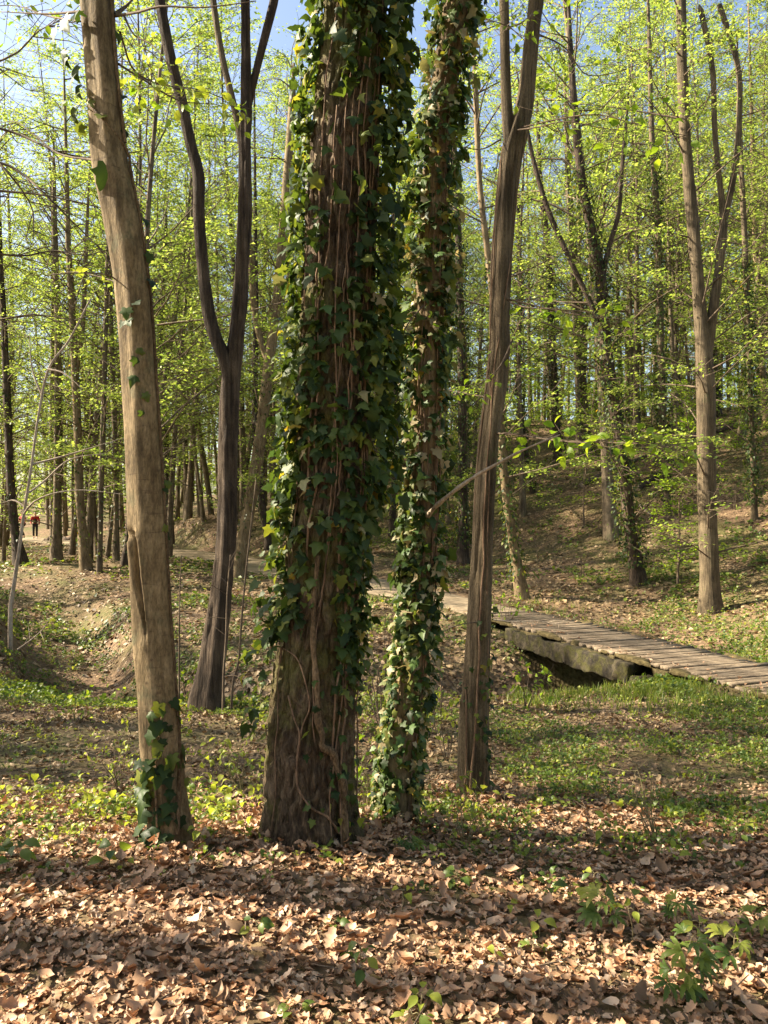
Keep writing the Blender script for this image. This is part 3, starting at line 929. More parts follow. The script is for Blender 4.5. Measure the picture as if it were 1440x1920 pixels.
# dead snags and upper twigs of the left tree
for pts, r0_ in (([(215, 28, 0), (240, 8, .1), (262, -20, .2)], .012), ([(216, 30, 0), (262, 22, -.2), (300, 12, -.3), (380, 14, -.4), (480, 2, -.5)], .008), ([(232, 28, 0), (252, 66, -.1), (285, 84, -.15), (305, 108, -.2), (322, 130, -.2)], .006),
                 ([(175, 300, 0), (110, 288, .3), (60, 250, .5), (30, 228, .6), (0, 230, .7)], .007), ([(150, 22, 0), (90, 26, .2), (0, 22, .4)], .008), ([(226, 530, 0), (200, 515, -.1), (150, 512, -.2), (90, 516, -.3)], .004)):
    P_ = np.array([PX(a, b, D1 + c) for a, b, c in pts])
    Q_ = spline(P_, 14)
    mb = MB(); put_tube(mb, Q_, np.linspace(r0_, .002, 14), 6)
    add('branch', mb.mesh('branch', M_TWIG, True, o_), tree)
hero_crown(tree, 0, .8, (-.5, 0, 0), 1.0)

# ---- great ivy-covered oak
D2 = 4.12
oak_tr = Stem.trace([(585, 1612, 104), (584, 1570, 92), (581, 1500, 84), (582, 1400, 80), (588, 1300, 77), (594, 1200, 71), (603, 1100, 69), (612, 1000, 69), (622, 900, 68), (624, 800, 68), (628, 700, 66), (631, 600, 65),
                     (637, 500, 64), (640, 400, 63), (645, 300, 62), (652, 200, 60), (660, 100, 58), (668, 0, 56), (680, -200, 54), (690, -600, 48)], D2, 640, top=13, lean=.3)


def oak_flare(th, zz):
    f = np.exp(-np.maximum(zz + .1, 0) / .22)
    return f * (.030 * np.cos(th * 5 + .8) + .018 * np.cos(th * 8 + 2.1))


tree = thing('ivy_clad_oak', 'thick dark oak trunk with furrowed bark, wrapped in ivy', 'tree', tuple(oak_tr.C[0]))
T_OAK = tree
o_ = np.array(tree.location)
add('trunk', stem_mesh('trunk', [oak_tr], M_OAKBARK, o_, 190, bark_disp(oak_tr, 190, .017, 12.0, .024, 11, True, oak_flare)), tree)
hero_crown(tree, 1, 1.0, (.3, 0, 0), 0)

# ---- thinner ivy tree behind it
D3 = 4.45
thin_tr = Stem.trace([(750, 1605, 40), (746, 1550, 33), (746, 1500, 30), (752, 1400, 30), (767, 1300, 28), (779, 1200, 27), (787, 1100, 26), (790, 1000, 25), (795, 900, 25), (798, 800, 25), (800, 700, 25), (802, 600, 25),
                      (806, 500, 24), (812, 400, 23), (818, 300, 23), (828, 200, 24), (842, 100, 24), (860, 0, 25), (900, -200, 24)], D3, 320, top=11, lean=.4)
tree = thing('slim_ivy_tree', 'slim pale trunk leaning right, close behind the thick oak, crusted with ivy', 'tree', tuple(thin_tr.C[0]))
T_THIN = tree
o_ = np.array(tree.location)
add('trunk', stem_mesh('trunk', [thin_tr], M_SMOOTH, o_, 64, bark_disp(thin_tr, 64, .022, 9.0, .010, 21, True)), tree)
P_ = spline(np.array([PX(798, 972, D3 - .08), PX(822, 945, D3 - .25), PX(880, 900, D3 - .4), PX(935, 868, D3 - .5), PX(985, 842, D3 - .55), PX(1050, 815, D3 - .6)]), 22)
mb = MB(); put_tube(mb, P_, np.linspace(.014, .004, 22) * (1 + .15 * np.sin(np.arange(22) * 1.7)), 8)
tag(add('branch', mb.mesh('branch', M_PALEWOOD, True, o_), tree), 'bare brown branch slanting up to the right')
hero_crown(tree, 0, .75, (.4, 0, 0), 2.2)

# ---- smooth forked tree right of the ivy trees
D4 = 5.25
right_tr = Stem.trace([(888, 1512, 37), (887, 1460, 30), (889, 1350, 27), (895, 1250, 23), (902, 1110, 21), (907, 1000, 19), (912, 900, 19), (921, 800, 18), (933, 710, 19), (936, 640, 17), (940, 500, 18), (947, 400, 18), (957, 300, 19),
                       (972, 235, 19), (984, 190, 15), (993, 100, 13), (1003, 0, 13), (1014, -120, 12)], D4, 300, top=12, lean=.7)
fork4 = Stem.trace([(958, 300, 10), (953, 240, 11), (949, 180, 10), (947, 100, 9), (945, 0, 9), (942, -150, 8)], D4 - .02, 60, top=10, sink=0)


def slim_flutes(th, zz):
    return .009 * np.cos(th * 3 + 2.0 + zz * .9) + .003 * np.cos(th * 7 + np.sin(zz * 2)) + .012 * np.exp(-((zz - 2.75) / .08) ** 2) * np.cos(th)


tree = thing('forked_grey_tree', 'grey-brown tree with twisted fluted bark and a high fork, right of the ivy trunks', 'tree', tuple(right_tr.C[0]))
T_RIGHT = tree
o_ = np.array(tree.location)
add('trunk', stem_mesh('trunk', [right_tr, fork4], M_GREYBARK, o_, 72, bark_disp(right_tr, 72, .020, 3.0, .006, 31, True, slim_flutes)), tree)
for pts, r0_ in (([(905, 1165, 0), (860, 1172, -.3), (820, 1190, -.5), (795, 1212, -.6)], .005), ([(938, 262, 0), (900, 280, -.2), (850, 272, -.3)], .006), ([(960, 245, 0), (1010, 238, -.3), (1060, 228, -.5), (1130, 240, -.6), (1200, 250, -.7)], .006),
                 ([(945, 560, 0), (980, 575, -.2), (1040, 580, -.4), (1110, 585, -.6)], .005), ([(930, 815, 0), (960, 812, -.3), (1010, 822, -.5), (1100, 830, -.8), (1180, 822, -1.0), (1290, 850, -1.1)], .006)):
    P_ = spline(np.array([PX(a, b, D4 + c) for a, b, c in pts]), 14)
    mb = MB(); put_tube(mb, P_, np.linspace(r0_, .002, 14), 6)
    add('branch', mb.mesh('branch', M_TWIG, True, o_), tree)
hero_crown(tree, 1, .75, (.6, 0, 0), 4)

# ---- dark forked tree on the gully edge
D5 = 9.0
dark_tr = Stem.trace([(386, 1318, 32), (393, 1270, 25), (402, 1200, 22), (415, 1100, 19), (424, 1000, 18), (427, 900, 18), (430, 800, 17), (432, 720, 17), (440, 660, 14), (447, 600, 13), (453, 500, 12.5), (458, 400, 12), (459, 300, 11), (461, 200, 9), (461, 100, 7), (460, 0, 6.5), (458, -150, 6)], D5, 200, top=13, lean=.3)
dark_l = Stem.trace([(430, 720, 9), (420, 670, 12), (405, 635, 12), (392, 590, 12), (380, 500, 11), (373, 400, 11), (372, 330, 11), (354, 255, 10), (342, 195, 10), (330, 150, 10), (317, 95, 10), (300, 0, 10), (285, -120, 9)], D5 - .05, 90, top=12, lean=.5, sink=0)
dark_p = Stem.trace([(458, 330, 4), (449, 250, 6), (434, 180, 6), (420, 125, 6), (408, 60, 6), (400, 0, 6), (392, -120, 5)], D5, 40, top=12, sink=0)
dark_q = Stem.trace([(461, 230, 5), (468, 185, 7), (482, 125, 7), (500, 55, 8), (514, 0, 8), (535, -120, 7)], D5 + .05, 40, top=12, sink=0)
tree = thing('dark_forked_tree', 'dark brown tree parting into two bowed stems, on the gully edge', 'tree', tuple(dark_tr.C[0]))
o_ = np.array(tree.location)


def dark_flutes(th, zz):
    return .020 * np.cos(th * 2 + 1.0 + zz * .6) * (zz < 2) + .010 * np.cos(th * 5 + zz)


add('trunk', stem_mesh('trunk', [dark_tr], M_DARKBARK, o_, 48, bark_disp(dark_tr, 48, .03, 2.2, .014, 41, True, dark_flutes)), tree)
for st in (dark_l, dark_p, dark_q):
    add('stem', stem_mesh('stem', [st], M_DARKBARK if st is not dark_p else M_GREYBARK, o_, 20, bark_disp(st, 20, .03, 2.2, .006, 43, True)), tree)
hero_crown(tree, 0, .95, (0, 0, 0), 3)

# ---- traced trees of the middle distance: name, label, depth, main stem, further stems, ivy density, bark, crown variant
TRACED = [
    ('forked_tree', 'brown tree on the right beyond the bridge, forking in two at mid height', 17, [(1333, 1152, 25), (1331, 1110, 19), (1328, 1000, 17), (1325, 900, 17), (1324, 800, 17), (1322, 710, 17), (1318, 640, 14), (1312, 580, 12), (1306, 500, 11), (1297, 400, 11), (1288, 300, 10), (1282, 200, 10), (1278, 100, 9), (1277, 0, 9), (1276, -100, 8)],
     [[(1324, 690, 9), (1332, 620, 10), (1342, 550, 9), (1350, 490, 8), (1357, 420, 8), (1354, 380, 6), (1346, 310, 5), (1340, 240, 5), (1336, 130, 5), (1310, 0, 5)], [(1357, 425, 5), (1370, 360, 6), (1382, 290, 6), (1387, 200, 5), (1386, 140, 5), (1372, 80, 5), (1345, 0, 5)]], 0, M_GREYBARK, 0),
    ('ivy_tree', 'ivy-blackened trunk leaning left at the foot of the hillside, bridge side', 20, [(1198, 1098, 18), (1191, 1050, 13), (1180, 980, 11), (1170, 880, 11), (1150, 750, 11), (1136, 650, 11), (1126, 520, 10), (1106, 420, 9), (1090, 330, 8), (1080, 240, 7), (1070, 100, 5)],
     [[(1150, 720, 5), (1120, 600, 5), (1075, 500, 5), (1030, 400, 5), (1000, 300, 4)], [(1128, 540, 4), (1140, 470, 5), (1160, 400, 4), (1165, 330, 4)]], 1.0, M_DARKBARK, 4),
    ('pale_leaning_tree', 'thin pale trunk with dark foot leaning left beside the dirt path', 19, [(979, 1120, 15), (972, 1075, 11), (962, 1020, 8), (952, 950, 8), (942, 860, 8), (937, 760, 8), (930, 620, 7), (915, 480, 6), (900, 350, 5), (893, 200, 5)], [], .35, M_SMOOTH, 1),
    ('ivy_tree', 'thin ivy-wrapped tree halfway up the hillside, behind the leaning one', 25, [(1252, 975, 10), (1248, 900, 7), (1243, 800, 7), (1239, 650, 7), (1236, 500, 6), (1230, 380, 6), (1222, 250, 5)], [], .9, M_GREYBARK, 5),
    ('slender_tree', 'thin ivy-speckled stem on the hillside near the picture\'s right edge', 23, [(1415, 978, 7), (1412, 880, 5), (1408, 760, 5), (1402, 600, 5), (1394, 400, 5), (1385, 200, 4)], [], .6, M_GREYBARK, 3),
    ('ivy_tree', 'dark ivy-covered trunk seen between the slim ivy tree and the forked grey tree', 26, [(868, 1056, 13), (868, 980, 9), (867, 860, 8), (866, 700, 8), (862, 560, 7), (858, 400, 6), (850, 250, 5)], [], 1.0, M_DARKBARK, 2),
    ('slender_tree', 'straight ivy-darkened trunk at the top of the slope, left of a paler one', 36, [(1046, 862, 9), (1042, 780, 7), (1036, 650, 7), (1028, 480, 6), (1012, 330, 5)], [], .7, M_DARKBARK, 4),
    ('slender_tree', 'trunk with pale foot standing at the top of the bare slope', 36, [(1103, 865, 11), (1097, 800, 8), (1090, 680, 8), (1080, 520, 7), (1066, 350, 6)], [[(1090, 690, 4), (1105, 560, 4), (1130, 420, 4)]], .4, M_GREYBARK, 0),
    ('slender_tree', 'dark trunk on the hilltop just right of the forked tree', 38, [(1345, 775, 9), (1338, 700, 8), (1325, 620, 8), (1300, 520, 7), (1290, 400, 6)], [], .3, M_DARKBARK, 5),
    ('leaning_tree', 'pale trunk leaning right beside the path, between dark forked tree and oak', 24, [(446, 1084, 17), (453, 1040, 13), (462, 980, 12), (478, 890, 12), (491, 800, 11), (503, 690, 10), (520, 560, 9), (533, 400, 8), (548, 200, 7)], [[(505, 690, 6), (480, 600, 6), (470, 480, 6)]], .1, M_SMOOTH, 2),
    ('slender_tree', 'slim dark trunk leaning left just beyond the path, at the oak\'s left edge', 30, [(503, 1012, 8), (494, 960, 7), (484, 880, 7), (478, 760, 6), (480, 600, 5)], [], .1, M_DARKBARK, 3),
    ('slender_tree', 'leftmost trunk, dark and curved, standing near the picture\'s left edge', 25, [(40, 1064, 16), (30, 1010, 9), (23, 950, 8), (17, 850, 7), (13, 740, 7), (8, 620, 6), (0, 480, 5)], [], .1, M_DARKBARK, 0),
    ('slender_tree', 'straight trunk with a dark foot right of the walkers', 26, [(106, 1056, 13), (106, 1000, 8), (108, 900, 7), (108, 800, 6.5), (109, 640, 6), (102, 420, 5)], [], .1, M_GREYBARK, 1),
    ('slender_tree', 'tan trunk bowed left, second to the right of the walkers', 24, [(162, 1072, 13), (156, 1010, 9), (150, 950, 8), (147, 850, 7.5), (142, 720, 7), (136, 600, 6), (128, 450, 5)], [[(142, 710, 4), (155, 620, 4), (160, 500, 4)]], .1, M_SMOOTH, 4),
    ('slender_tree', 'very thin pale-footed trunk, third to the right of the walkers', 23.5, [(186, 1076, 6), (188, 1000, 5), (190, 900, 5), (194, 780, 5), (197, 650, 4.5), (202, 480, 4)], [], .05, M_GREYBARK, 6),
    ('slender_tree', 'thin trunk by the path, halfway between walkers and the wounded tree', 27, [(218, 1048, 7), (218, 980, 5), (217, 880, 5), (214, 760, 5), (208, 600, 4)], [], .05, M_GREYBARK, 3),
    ('slender_tree', 'short-looking thin trunk just left of the wounded smooth tree', 25, [(232, 1066, 8), (240, 1010, 6), (243, 940, 5), (240, 840, 5), (232, 700, 5), (225, 500, 4)], [], .1, M_DARKBARK, 1),
    ('slender_tree', 'dark ivy-spotted trunk on the mound just right of the wounded tree', 36, [(317, 1003, 10), (317, 950, 7), (313, 870, 7), (303, 760, 6), (300, 640, 5), (310, 480, 5)], [], .5, M_DARKBARK, 5),
    ('slender_tree', 'thin upright trunk between wounded tree and dark forked tree', 44, [(352, 968, 6), (350, 900, 5), (346, 800, 5), (340, 640, 4)], [], 0, M_GREYBARK, 6),
    ('slender_tree', 'thin trunk tilting right, close left of the dark forked tree', 43, [(396, 965, 6), (388, 900, 5), (375, 820, 5), (362, 700, 4), (356, 560, 4)], [], 0, M_GREYBARK, 1),
    ('slender_tree', 'thin dark stem rising behind the bridge end of the path', 30, [(735, 985, 7), (740, 900, 6), (742, 760, 5), (738, 600, 5)], [], .3, M_DARKBARK, 3),
    ('slender_tree', 'ivy-wrapped stem right of the forked grey tree, halfway to the slope', 31, [(1000, 935, 6), (985, 840, 5), (972, 720, 5), (975, 560, 5)], [], .8, M_DARKBARK, 6),
    ('slender_tree', 'pale slim trunk at the right edge of the hilltop', 32, [(1438, 800, 7), (1432, 720, 6), (1424, 600, 6), (1415, 420, 5)], [], .2, M_SMOOTH, 2),
]


def ivy_on(st, mb, n, size, rr, z0, z1, off=.05, tpl=None, dens=None, th_range=np.pi):
    z = rr.uniform(z0, z1, n); th = rr.uniform(-th_range, th_range, n)
    if dens is not None:
        keep = rr.uniform(0, 1, n) < dens(z, th); z = z[keep]; th = th[keep]; n = len(z)
    p, out = st.surf(z, th, 0)
    p = p + out * (off * rr.uniform(.1, 1, n) ** 1.3)[:, None]
    D = out * rr.uniform(.1, .9, n)[:, None] + rr.normal(0, .45, (n, 3)); D[:, 2] -= .9
    Nn = out * .8 + rr.normal(0, .35, (n, 3)); Nn[:, 2] += .5
    Rm = basis_dir(D, Nn)
    sc = size * rr.uniform(.55, 1.2, n)
    if mb is not None:
        for k, (tv, tf) in enumerate(tpl):
            s_ = slice(k, None, len(tpl))
            scatter(mb, tv, tf, p[s_], Rm[s_], sc[s_], rr.uniform(0, 1, len(p[s_])))
    return p, Rm, sc


traced_xy = []
for q, (nm, lab, d, main, forks, ivy, bark, var) in enumerate(TRACED):
    g0 = PX(main[0][0], main[0][1], d)
    dz = float(height(np.array([g0[0]]), np.array([g0[1]]))[0]) - g0[2]
    st = Stem.trace(main, d, 60, top=14 + (q % 4) * 1.5 + g0[2], lean=.5, sink=.4)
    t = thing(nm, lab, 'tree', tuple(g0), None)
    traced_xy.append((g0[0], g0[1]))
    rr = np.random.default_rng(900 + q)
    mb = MB()
    put_tube(mb, st.C, st.r, 16, bark_disp(st, 16, .05, 1.2, .012 * min(1, st.r.max() / .1), 50 + q, True))
    for fk in forks:
        f_ = Stem.trace(fk, d, 24, top=13 + g0[2], lean=.5, sink=0)
        put_tube(mb, f_.C, f_.r, 9)
    add('trunk', mb.mesh('trunk', bark, True, g0), t)
    if ivy > 0:
        mb = MB()
        ztop = st.C[-1, 2] * .75
        ivy_on(st, mb, int(3200 * ivy), .10, rr, g0[2] + .5, g0[2] + (ztop - g0[2]) * (.5 + .4 * ivy), .22 * ivy + .05, [FAR_LEAF])
        o = add('ivy_cover', mb.mesh('ivy_cover', M_IVY, False, g0), t); o['kind'] = 'stuff'
    # branches and spring foliage along the stem
    wd = MB(); lf = MB()
    nb = 40
    for i in range(nb):
        z = g0[2] + rr.uniform(2.2 if i % 3 else 1.2, 15.5)
        z = min(z, st.C[-1, 2] - .3)
        c, r_ = st.at_z(np.array([z])); c = c[0]
        az = rr.uniform(0, 6.283); L = rr.uniform(1.0, 3.2) * (1 if z < 11 else .7)
        el = rr.uniform(.1, 1.0)
        d0 = np.array([math.cos(az) * math.cos(el), math.sin(az) * math.cos(el), math.sin(el)])
        B = spline(np.array([c, c + d0 * L * .5 + rr.normal(0, .1, 3), c + d0 * L + np.array([0, 0, rr.uniform(-.4, .2)])]), 6)
        put_tube(wd, B, np.linspace(.022, .004, 6), 4)
        for j in range(6):
            g = rr.uniform(.25, 1); b = np.array([np.interp(g, np.linspace(0, 1, 6), B[:, k]) for k in range(3)])
            a2 = az + rr.uniform(-1.3, 1.3); l2 = rr.uniform(.3, .9)
            dd = np.array([math.cos(a2), math.sin(a2), rr.uniform(-.2, .4)]) * l2
            put_tube(wd, np.array([b, b + dd * .5 + rr.normal(0, .02, 3), b + dd]), np.array([.007, .005, .003]), 3)
            leaf_cloud(lf, b, dd, rr.poisson(16 * rr.gamma(.9, 1.1)), .09, rr, .11)
    o = add('branching', wd.mesh('branching', M_TWIG, True, g0), t); o['kind'] = 'stuff'
    o = add('crown', lf.mesh('crown', M_SPRING, False, g0), t); o['kind'] = 'stuff'

# ---- pale bare sapling at the left
sp = Stem.trace([(20, 1142, 4.5), (27, 1090, 4), (36, 1030, 3.4), (45, 962, 3), (58, 880, 2.6), (72, 780, 2.3), (92, 690, 2.5), (128, 640, 2), (170, 560, 1.6)], 15, 60, sink=1.2)
g0 = sp.C[0]
t = thing('bare_sapling', 'thin pale bare sapling arching right in front of the walkers', 'sapling', tuple(g0))
add('trunk', stem_mesh('trunk', [sp], M_PALEWOOD, g0, 8), t)
for pts in ([(44, 965, 0), (62, 942, -.2), (100, 925, -.4), (150, 919, -.5), (190, 922, -.6), (240, 928, -.6)], [(62, 870, 0), (110, 858, .2), (170, 840, .3), (235, 820, .4)], [(52, 925, 0), (80, 905, .2), (130, 862, .3), (200, 850, .5)], [(90, 692, 0), (120, 700, -.2), (155, 730, -.4)], [(46, 950, 0), (25, 938, .1), (0, 944, .2), (-30, 940, .2)], [(80, 745, 0), (60, 690, .2), (55, 620, .3)]):
    P_ = spline(np.array([PX(a, b, 15 + c) for a, b, c in pts]), 12)
    mb = MB(); put_tube(mb, P_, np.linspace(.022, .005, 12), 6)
    add('branch', mb.mesh('branch', M_PALEWOOD, True, g0), t)

# ---- bare dark branches reaching in at the upper left, from a tree beyond the picture's edge
bt = np.array([-5.6, 8.2, float(height(np.array([-5.6]), np.array([8.2]))[0])])
t = thing('bare_tree', 'bare tree beyond the left edge whose dark branches cross the upper left', 'tree', tuple(bt))
rr = np.random.default_rng(31)
mb = MB(); put_tube(mb, spline(np.array([bt - [0, 0, .3], bt + [.1, 0, 3], bt + [-.1, .1, 7], bt + [.2, 0, 12]]), 30), np.linspace(.13, .02, 30), 12)
add('trunk', mb.mesh('trunk', M_DARKBARK, True, bt), t)
for pts in ([(-300, 150), (-60, 225), (30, 250), (110, 285), (175, 298), (250, 310)], [(-300, 250), (0, 305), (40, 325), (85, 365), (140, 420), (190, 470), (215, 515)], [(-300, 330), (0, 358), (75, 365), (150, 380), (230, 400)],
            [(-300, 430), (-40, 470), (40, 480), (100, 470), (160, 480)], [(-300, 60), (-40, 120), (30, 100), (70, 60), (110, 40)], [(-300, 560), (-20, 600), (60, 590), (140, 600)], [(-300, 200), (-60, 260), (20, 330), (60, 390), (62, 450)]):
    Q = spline(np.array([PX(a, b, 8.2 + rr.normal(0, .15)) for a, b in pts]), 24)
    mb = MB(); put_tube(mb, Q, np.linspace(.024, .004, 24), 6)
    for k in range(16):
        q = Q[int(rr.integers(8, 24))]; v = (Q[-1] - Q[0]) / np.linalg.norm(Q[-1] - Q[0]) * rr.uniform(.15, .6) + rr.normal(0, .22, 3)
        put_tube(mb, np.array([q, q + v * .5 + rr.normal(0, .04, 3), q + v]), np.array([.006, .0045, .002]), 4)
    add('branch', mb.mesh('branch', M_TWIG, True, bt), t)

# ---- further woodland: shared meshes, each tree an object
rr = np.random.default_rng(77)
placed = list(traced_xy)
spots = []
tries = 0
while len(spots) < 215 and tries < 25000:
    tries += 1
    y = 21 + 47 * rr.uniform() ** .75
    x = rr.uniform(-.62, .62) * y
    if y < 30 and -.28 * y < x < .3 * y and rr.uniform() < .65: continue
    if min((x - a) ** 2 + (y - b) ** 2 for a, b in placed) < 1.35 ** 2: continue
    dp = near_line([x], [y], PATH)[0][0]; du = near_line([x], [y], UPATH)[0][0]
    if dp < 1.8 or du < 1.6 or near_line([x], [y], gully)[0][0] < 2: continue
    # keep the view of the walkers open
    if abs(x / y * FPX + 720 - 55) < 45 and y < 54: continue
    placed.append((x, y)); spots.append((x, y))
tries = 0; extra = 0
while extra < 16 and tries < 3000:         # fuller crowns at the upper left
    tries += 1
    y = rr.uniform(27, 46); x = (rr.uniform(-60, 560) - 720) / FPX * y
    if min((x - a) ** 2 + (y - b) ** 2 for a, b in placed) < 1.1 ** 2 or near_line([x], [y], PATH)[0][0] < 1.9 or near_line([x], [y], UPATH)[0][0] < 1.6: continue
    if abs(x / y * FPX + 720 - 55) < 45: continue
    placed.append((x, y)); spots.append((x, y)); extra += 1
off_frame = [(-6.2, 4.22, 1, 1.3), (-7.6, 3.78, 1, 1.1), (-8.4, 7.4, 2, 1), (-13, 7.6, 1, 1), (-12.5, 11.0, 0, 1), (-17, 6.0, 2, 1), (-20, 10.5, 1, 1), (-15, 15, 0, 1), (-10.5, 16.5, 2, 1), (-24, 7.6, 0, 1), (-18, 20, 1, 1), (-7.2, 10.2, 2, 1), (9.5, 6.5, 2, 1), (13, 15, 0, 1), (-14.5, 8.6, 3, 1), (-11.2, 6.9, 1, .9), (-21, 8.3, 4, 1), (-11.8, 9.4, 0, .9), (-16, 12.6, 3, .95), (-20, 17.5, 5, 1), (-24, 16, 7, 1.0), (-22, 20.5, 10, 1), (-27, 19, 6, 1.1), (-19, 14.2, 9, .9), (-12.0, 7.9, 5, .85), (-11, 11.4, 10, .9), (-17.5, 9.2, 9, .85), (-16, 22, 6, 1)]
ORD = ['first', 'second', 'third', 'fourth', 'fifth', 'sixth', 'seventh', 'eighth', 'ninth', 'tenth', 'eleventh', 'twelfth', 'thirteenth', 'fourteenth', 'fifteenth', 'sixteenth', 'seventeenth', 'eighteenth', 'nineteenth', 'twentieth']
ZONES = [(-9999, 0, 'outside the left edge'), (0, 235, 'left of the wounded tree'), (235, 410, 'between wounded and dark forked trees'), (410, 600, 'between dark forked tree and oak'), (600, 780, 'between oak and slim ivy tree'),
         (780, 920, 'between slim ivy and forked grey trees'), (920, 1130, 'right of the forked grey tree'), (1130, 1320, 'left of the far forked tree'), (1320, 1440, 'near the right edge'), (1440, 9999, 'outside the right edge')]
zone_n = {}


def zone_label(kind, x, y, near):
    px = 720 + x / y * FPX
    z = next(c for a, b, c in ZONES if a <= px < b)
    if near:
        k = zone_n.get((kind, z), 0); zone_n[(kind, z)] = k + 1
        if k < len(ORD): return '%s near %s from the left, %s' % (ORD[k], kind, z)
    return 'far %s deep in the wood, %s' % (kind, z)


spots.sort(key=lambda p: p[0] / p[1])
for k, (x, y) in enumerate(spots):
    v = VAR[int(rr.integers(0, len(VAR)))]
    z = float(height(np.array([x]), np.array([y]))[0])
    t = thing('woodland_tree', zone_label('slender tree', x, y, y < 42), 'tree', (x, y, z), 'slender trees of the deep woodland', rr.uniform(0, 6.28), rr.uniform(.8, 1.3))
    t.rotation_euler = (rr.normal(0, .05), rr.normal(0, .05), rr.uniform(0, 6.28))
    add('trunk', v[0], t)
    o = add('crown', v[1], t); o['kind'] = 'stuff'
for x, y, vi, sc_ in off_frame:
    v = (SPARSE + MEDIUM + VAR)[vi]
    z = float(height(np.array([x]), np.array([y]))[0])
    t = thing('woodland_tree', 'bare-stemmed tree standing just outside the picture', 'tree', (x, y, z), 'slender trees of the deep woodland', rr.uniform(0, 6.28), sc_)
    add('trunk', v[0], t)
    o = add('crown', v[1], t); o['kind'] = 'stuff'

around = []
for k in range(900):
    if len(around) >= 46: break
    x = rr.uniform(-26, 26); y = rr.uniform(-26, 14)
    if y > -2.2 and x < 8.5: continue
    if x < -4 and y > -5: continue
    if near_line([x], [y], PATH)[0][0] < 2.2: continue
    if around and min((x - a) ** 2 + (y - b) ** 2 for a, b in around) < 3.2 ** 2: continue
    around.append((x, y))
for x, y in around:
    v = VAR[int(rr.integers(0, len(VAR)))]
    z = float(height(np.array([x]), np.array([y]))[0])
    t = thing('woodland_tree', 'leafy tree of the wood around the viewer, outside the picture', 'tree', (x, y, z), 'trees of the wood around the viewer', rr.uniform(0, 6.28), rr.uniform(.9, 1.2))
    add('trunk', v[0], t)
    o = add('crown', v[1], t); o['kind'] = 'stuff'

# ---- understory: leafy young beeches between the trunks
UND = []
for sd, H_ in ((301, 4.5), (302, 3.4), (303, 6.0), (304, 2.6)):
    w_, l_ = tree_variant(sd, H_, .028, .10, 30, .075, 14, .36, up=(.0, .5), sway=.2, nsec=7, bare=.05)
    UND.append((w_.mesh('trunk', M_TWIG, True), l_.mesh('crown', M_SPRING2)))
n_und = 0; tries = 0; und = []
while n_und < 85 and tries < 9000:
    tries += 1
    y = 13 + 45 * rr.uniform() ** .9
    x = rr.uniform(-.55, .55) * y
    dp = near_line([x], [y], PATH)[0][0]
    if dp < 2.0 or near_line([x], [y], UPATH)[0][0] < 1.8 or near_line([x], [y], gully)[0][0] < 1.2: continue
    px = x / y * FPX + 720
    if y < 24 and (px < 330 or px > 1020) and rr.uniform() < .8: continue
    if px < 250 and y < 58 and y > 14: continue
    if 250 < px < 560 and y < 46: continue
    if y < 36 and rr.uniform() < .6: continue
    if y < 19 and 880 < px: continue
    und.append((x, y)); n_und += 1
und.sort(key=lambda p: p[0] / p[1])
for x, y in und:
    v = UND[int(rr.integers(0, 4))]
    z = float(height(np.array([x]), np.array([y]))[0])
    t = thing('beech_sapling', zone_label('young beech', x, y, y < 38), 'sapling', (x, y, z), 'young beeches of the understory', rr.uniform(0, 6.28), rr.uniform(.6, 1.15))
    add('trunk', v[0], t)
    o = add('crown', v[1], t); o['kind'] = 'stuff'

# ---- the far wood: one mass behind everything
fw = MB()
rr = np.random.default_rng(5)
for k in range(170):
    y = rr.uniform(66, 120); x = rr.uniform(-.6, .6) * y
    z = float(height(np.array([x]), np.array([y]))[0])
    put_tube(fw, np.array([[x, y, z - .5], [x + rr.normal(0, .4), y, z + 8], [x + rr.normal(0, .8), y, z + 17]]), np.array([.16, .12, .03]), 5, m=0)
n = 46000
y = rr.uniform(62, 125, n); x = rr.uniform(-.62, .62, n) * y
cl = fbm(x * .12, y * .12, seed=4)
hz = rr.uniform(0, 1, n) ** 1.5 * (9 + 8 * cl)
keep = fbm(x * .25, y * .25, hz * .3, seed=8) > .42
x, y, hz = x[keep], y[keep], hz[keep]; n = len(x)
pos = np.stack([x, y, height(x, y) + hz + .2], -1)
Nn = rr.normal(0, .5, (n, 3)); Nn[:, 2] += .8
scatter(fw, FAR_LEAF[0], FAR_LEAF[1], pos, basis(Nn, rr.uniform(0, 6.28, n)), rr.uniform(.28, .6, n), rr.uniform(0, 1, n), 1)
tag(add('distant_wood', fw.mesh('distant_wood', [M_FARBARK, M_SPRING])), 'pale green mass of the distant wood behind the trunks', 'wood', kind='stuff')

# ------------------------------------------------------------------ climbing ivy
def on_bark(st, px, py, d, off=0.0):
    """the point on the front of a stem that shows at pixel (px, py)"""
    z = CAM_Z - (py - 960) / FPX * (d - .12)
    C, r = st.at_z(np.array([z]))
    dd = d - r[0] * .7
    z = CAM_Z - (py - 960) / FPX * dd
    C, r = st.at_z(np.array([z]))
    th = np.arcsin(np.clip(((px - 720) / FPX * dd - C[0, 0]) / r[0], -.98, .98))
    p, out = st.surf(np.array([z]), np.array([th]), off)
    return p[0], out[0]


def leaf_objects(name, meshes, parent, P, Rm, sc, rr):
    pl = np.array(parent.matrix_world.translation) if parent.parent else np.array(parent.location)
    for k in range(len(P)):
        o = add(name, meshes[int(rr.integers(0, len(meshes)))], parent)
        m4 = np.eye(4); m4[:3, :3] = Rm[k] * sc[k]; m4[:3, 3] = P[k] - pl
        o.matrix_local = Matrix(m4.tolist())


def leaf_meshes(tpls, mat, name='leaf'):
    return [make_mesh(name, tv, [tf], mat, False, np.zeros(len(tv))) for tv, tf in tpls]


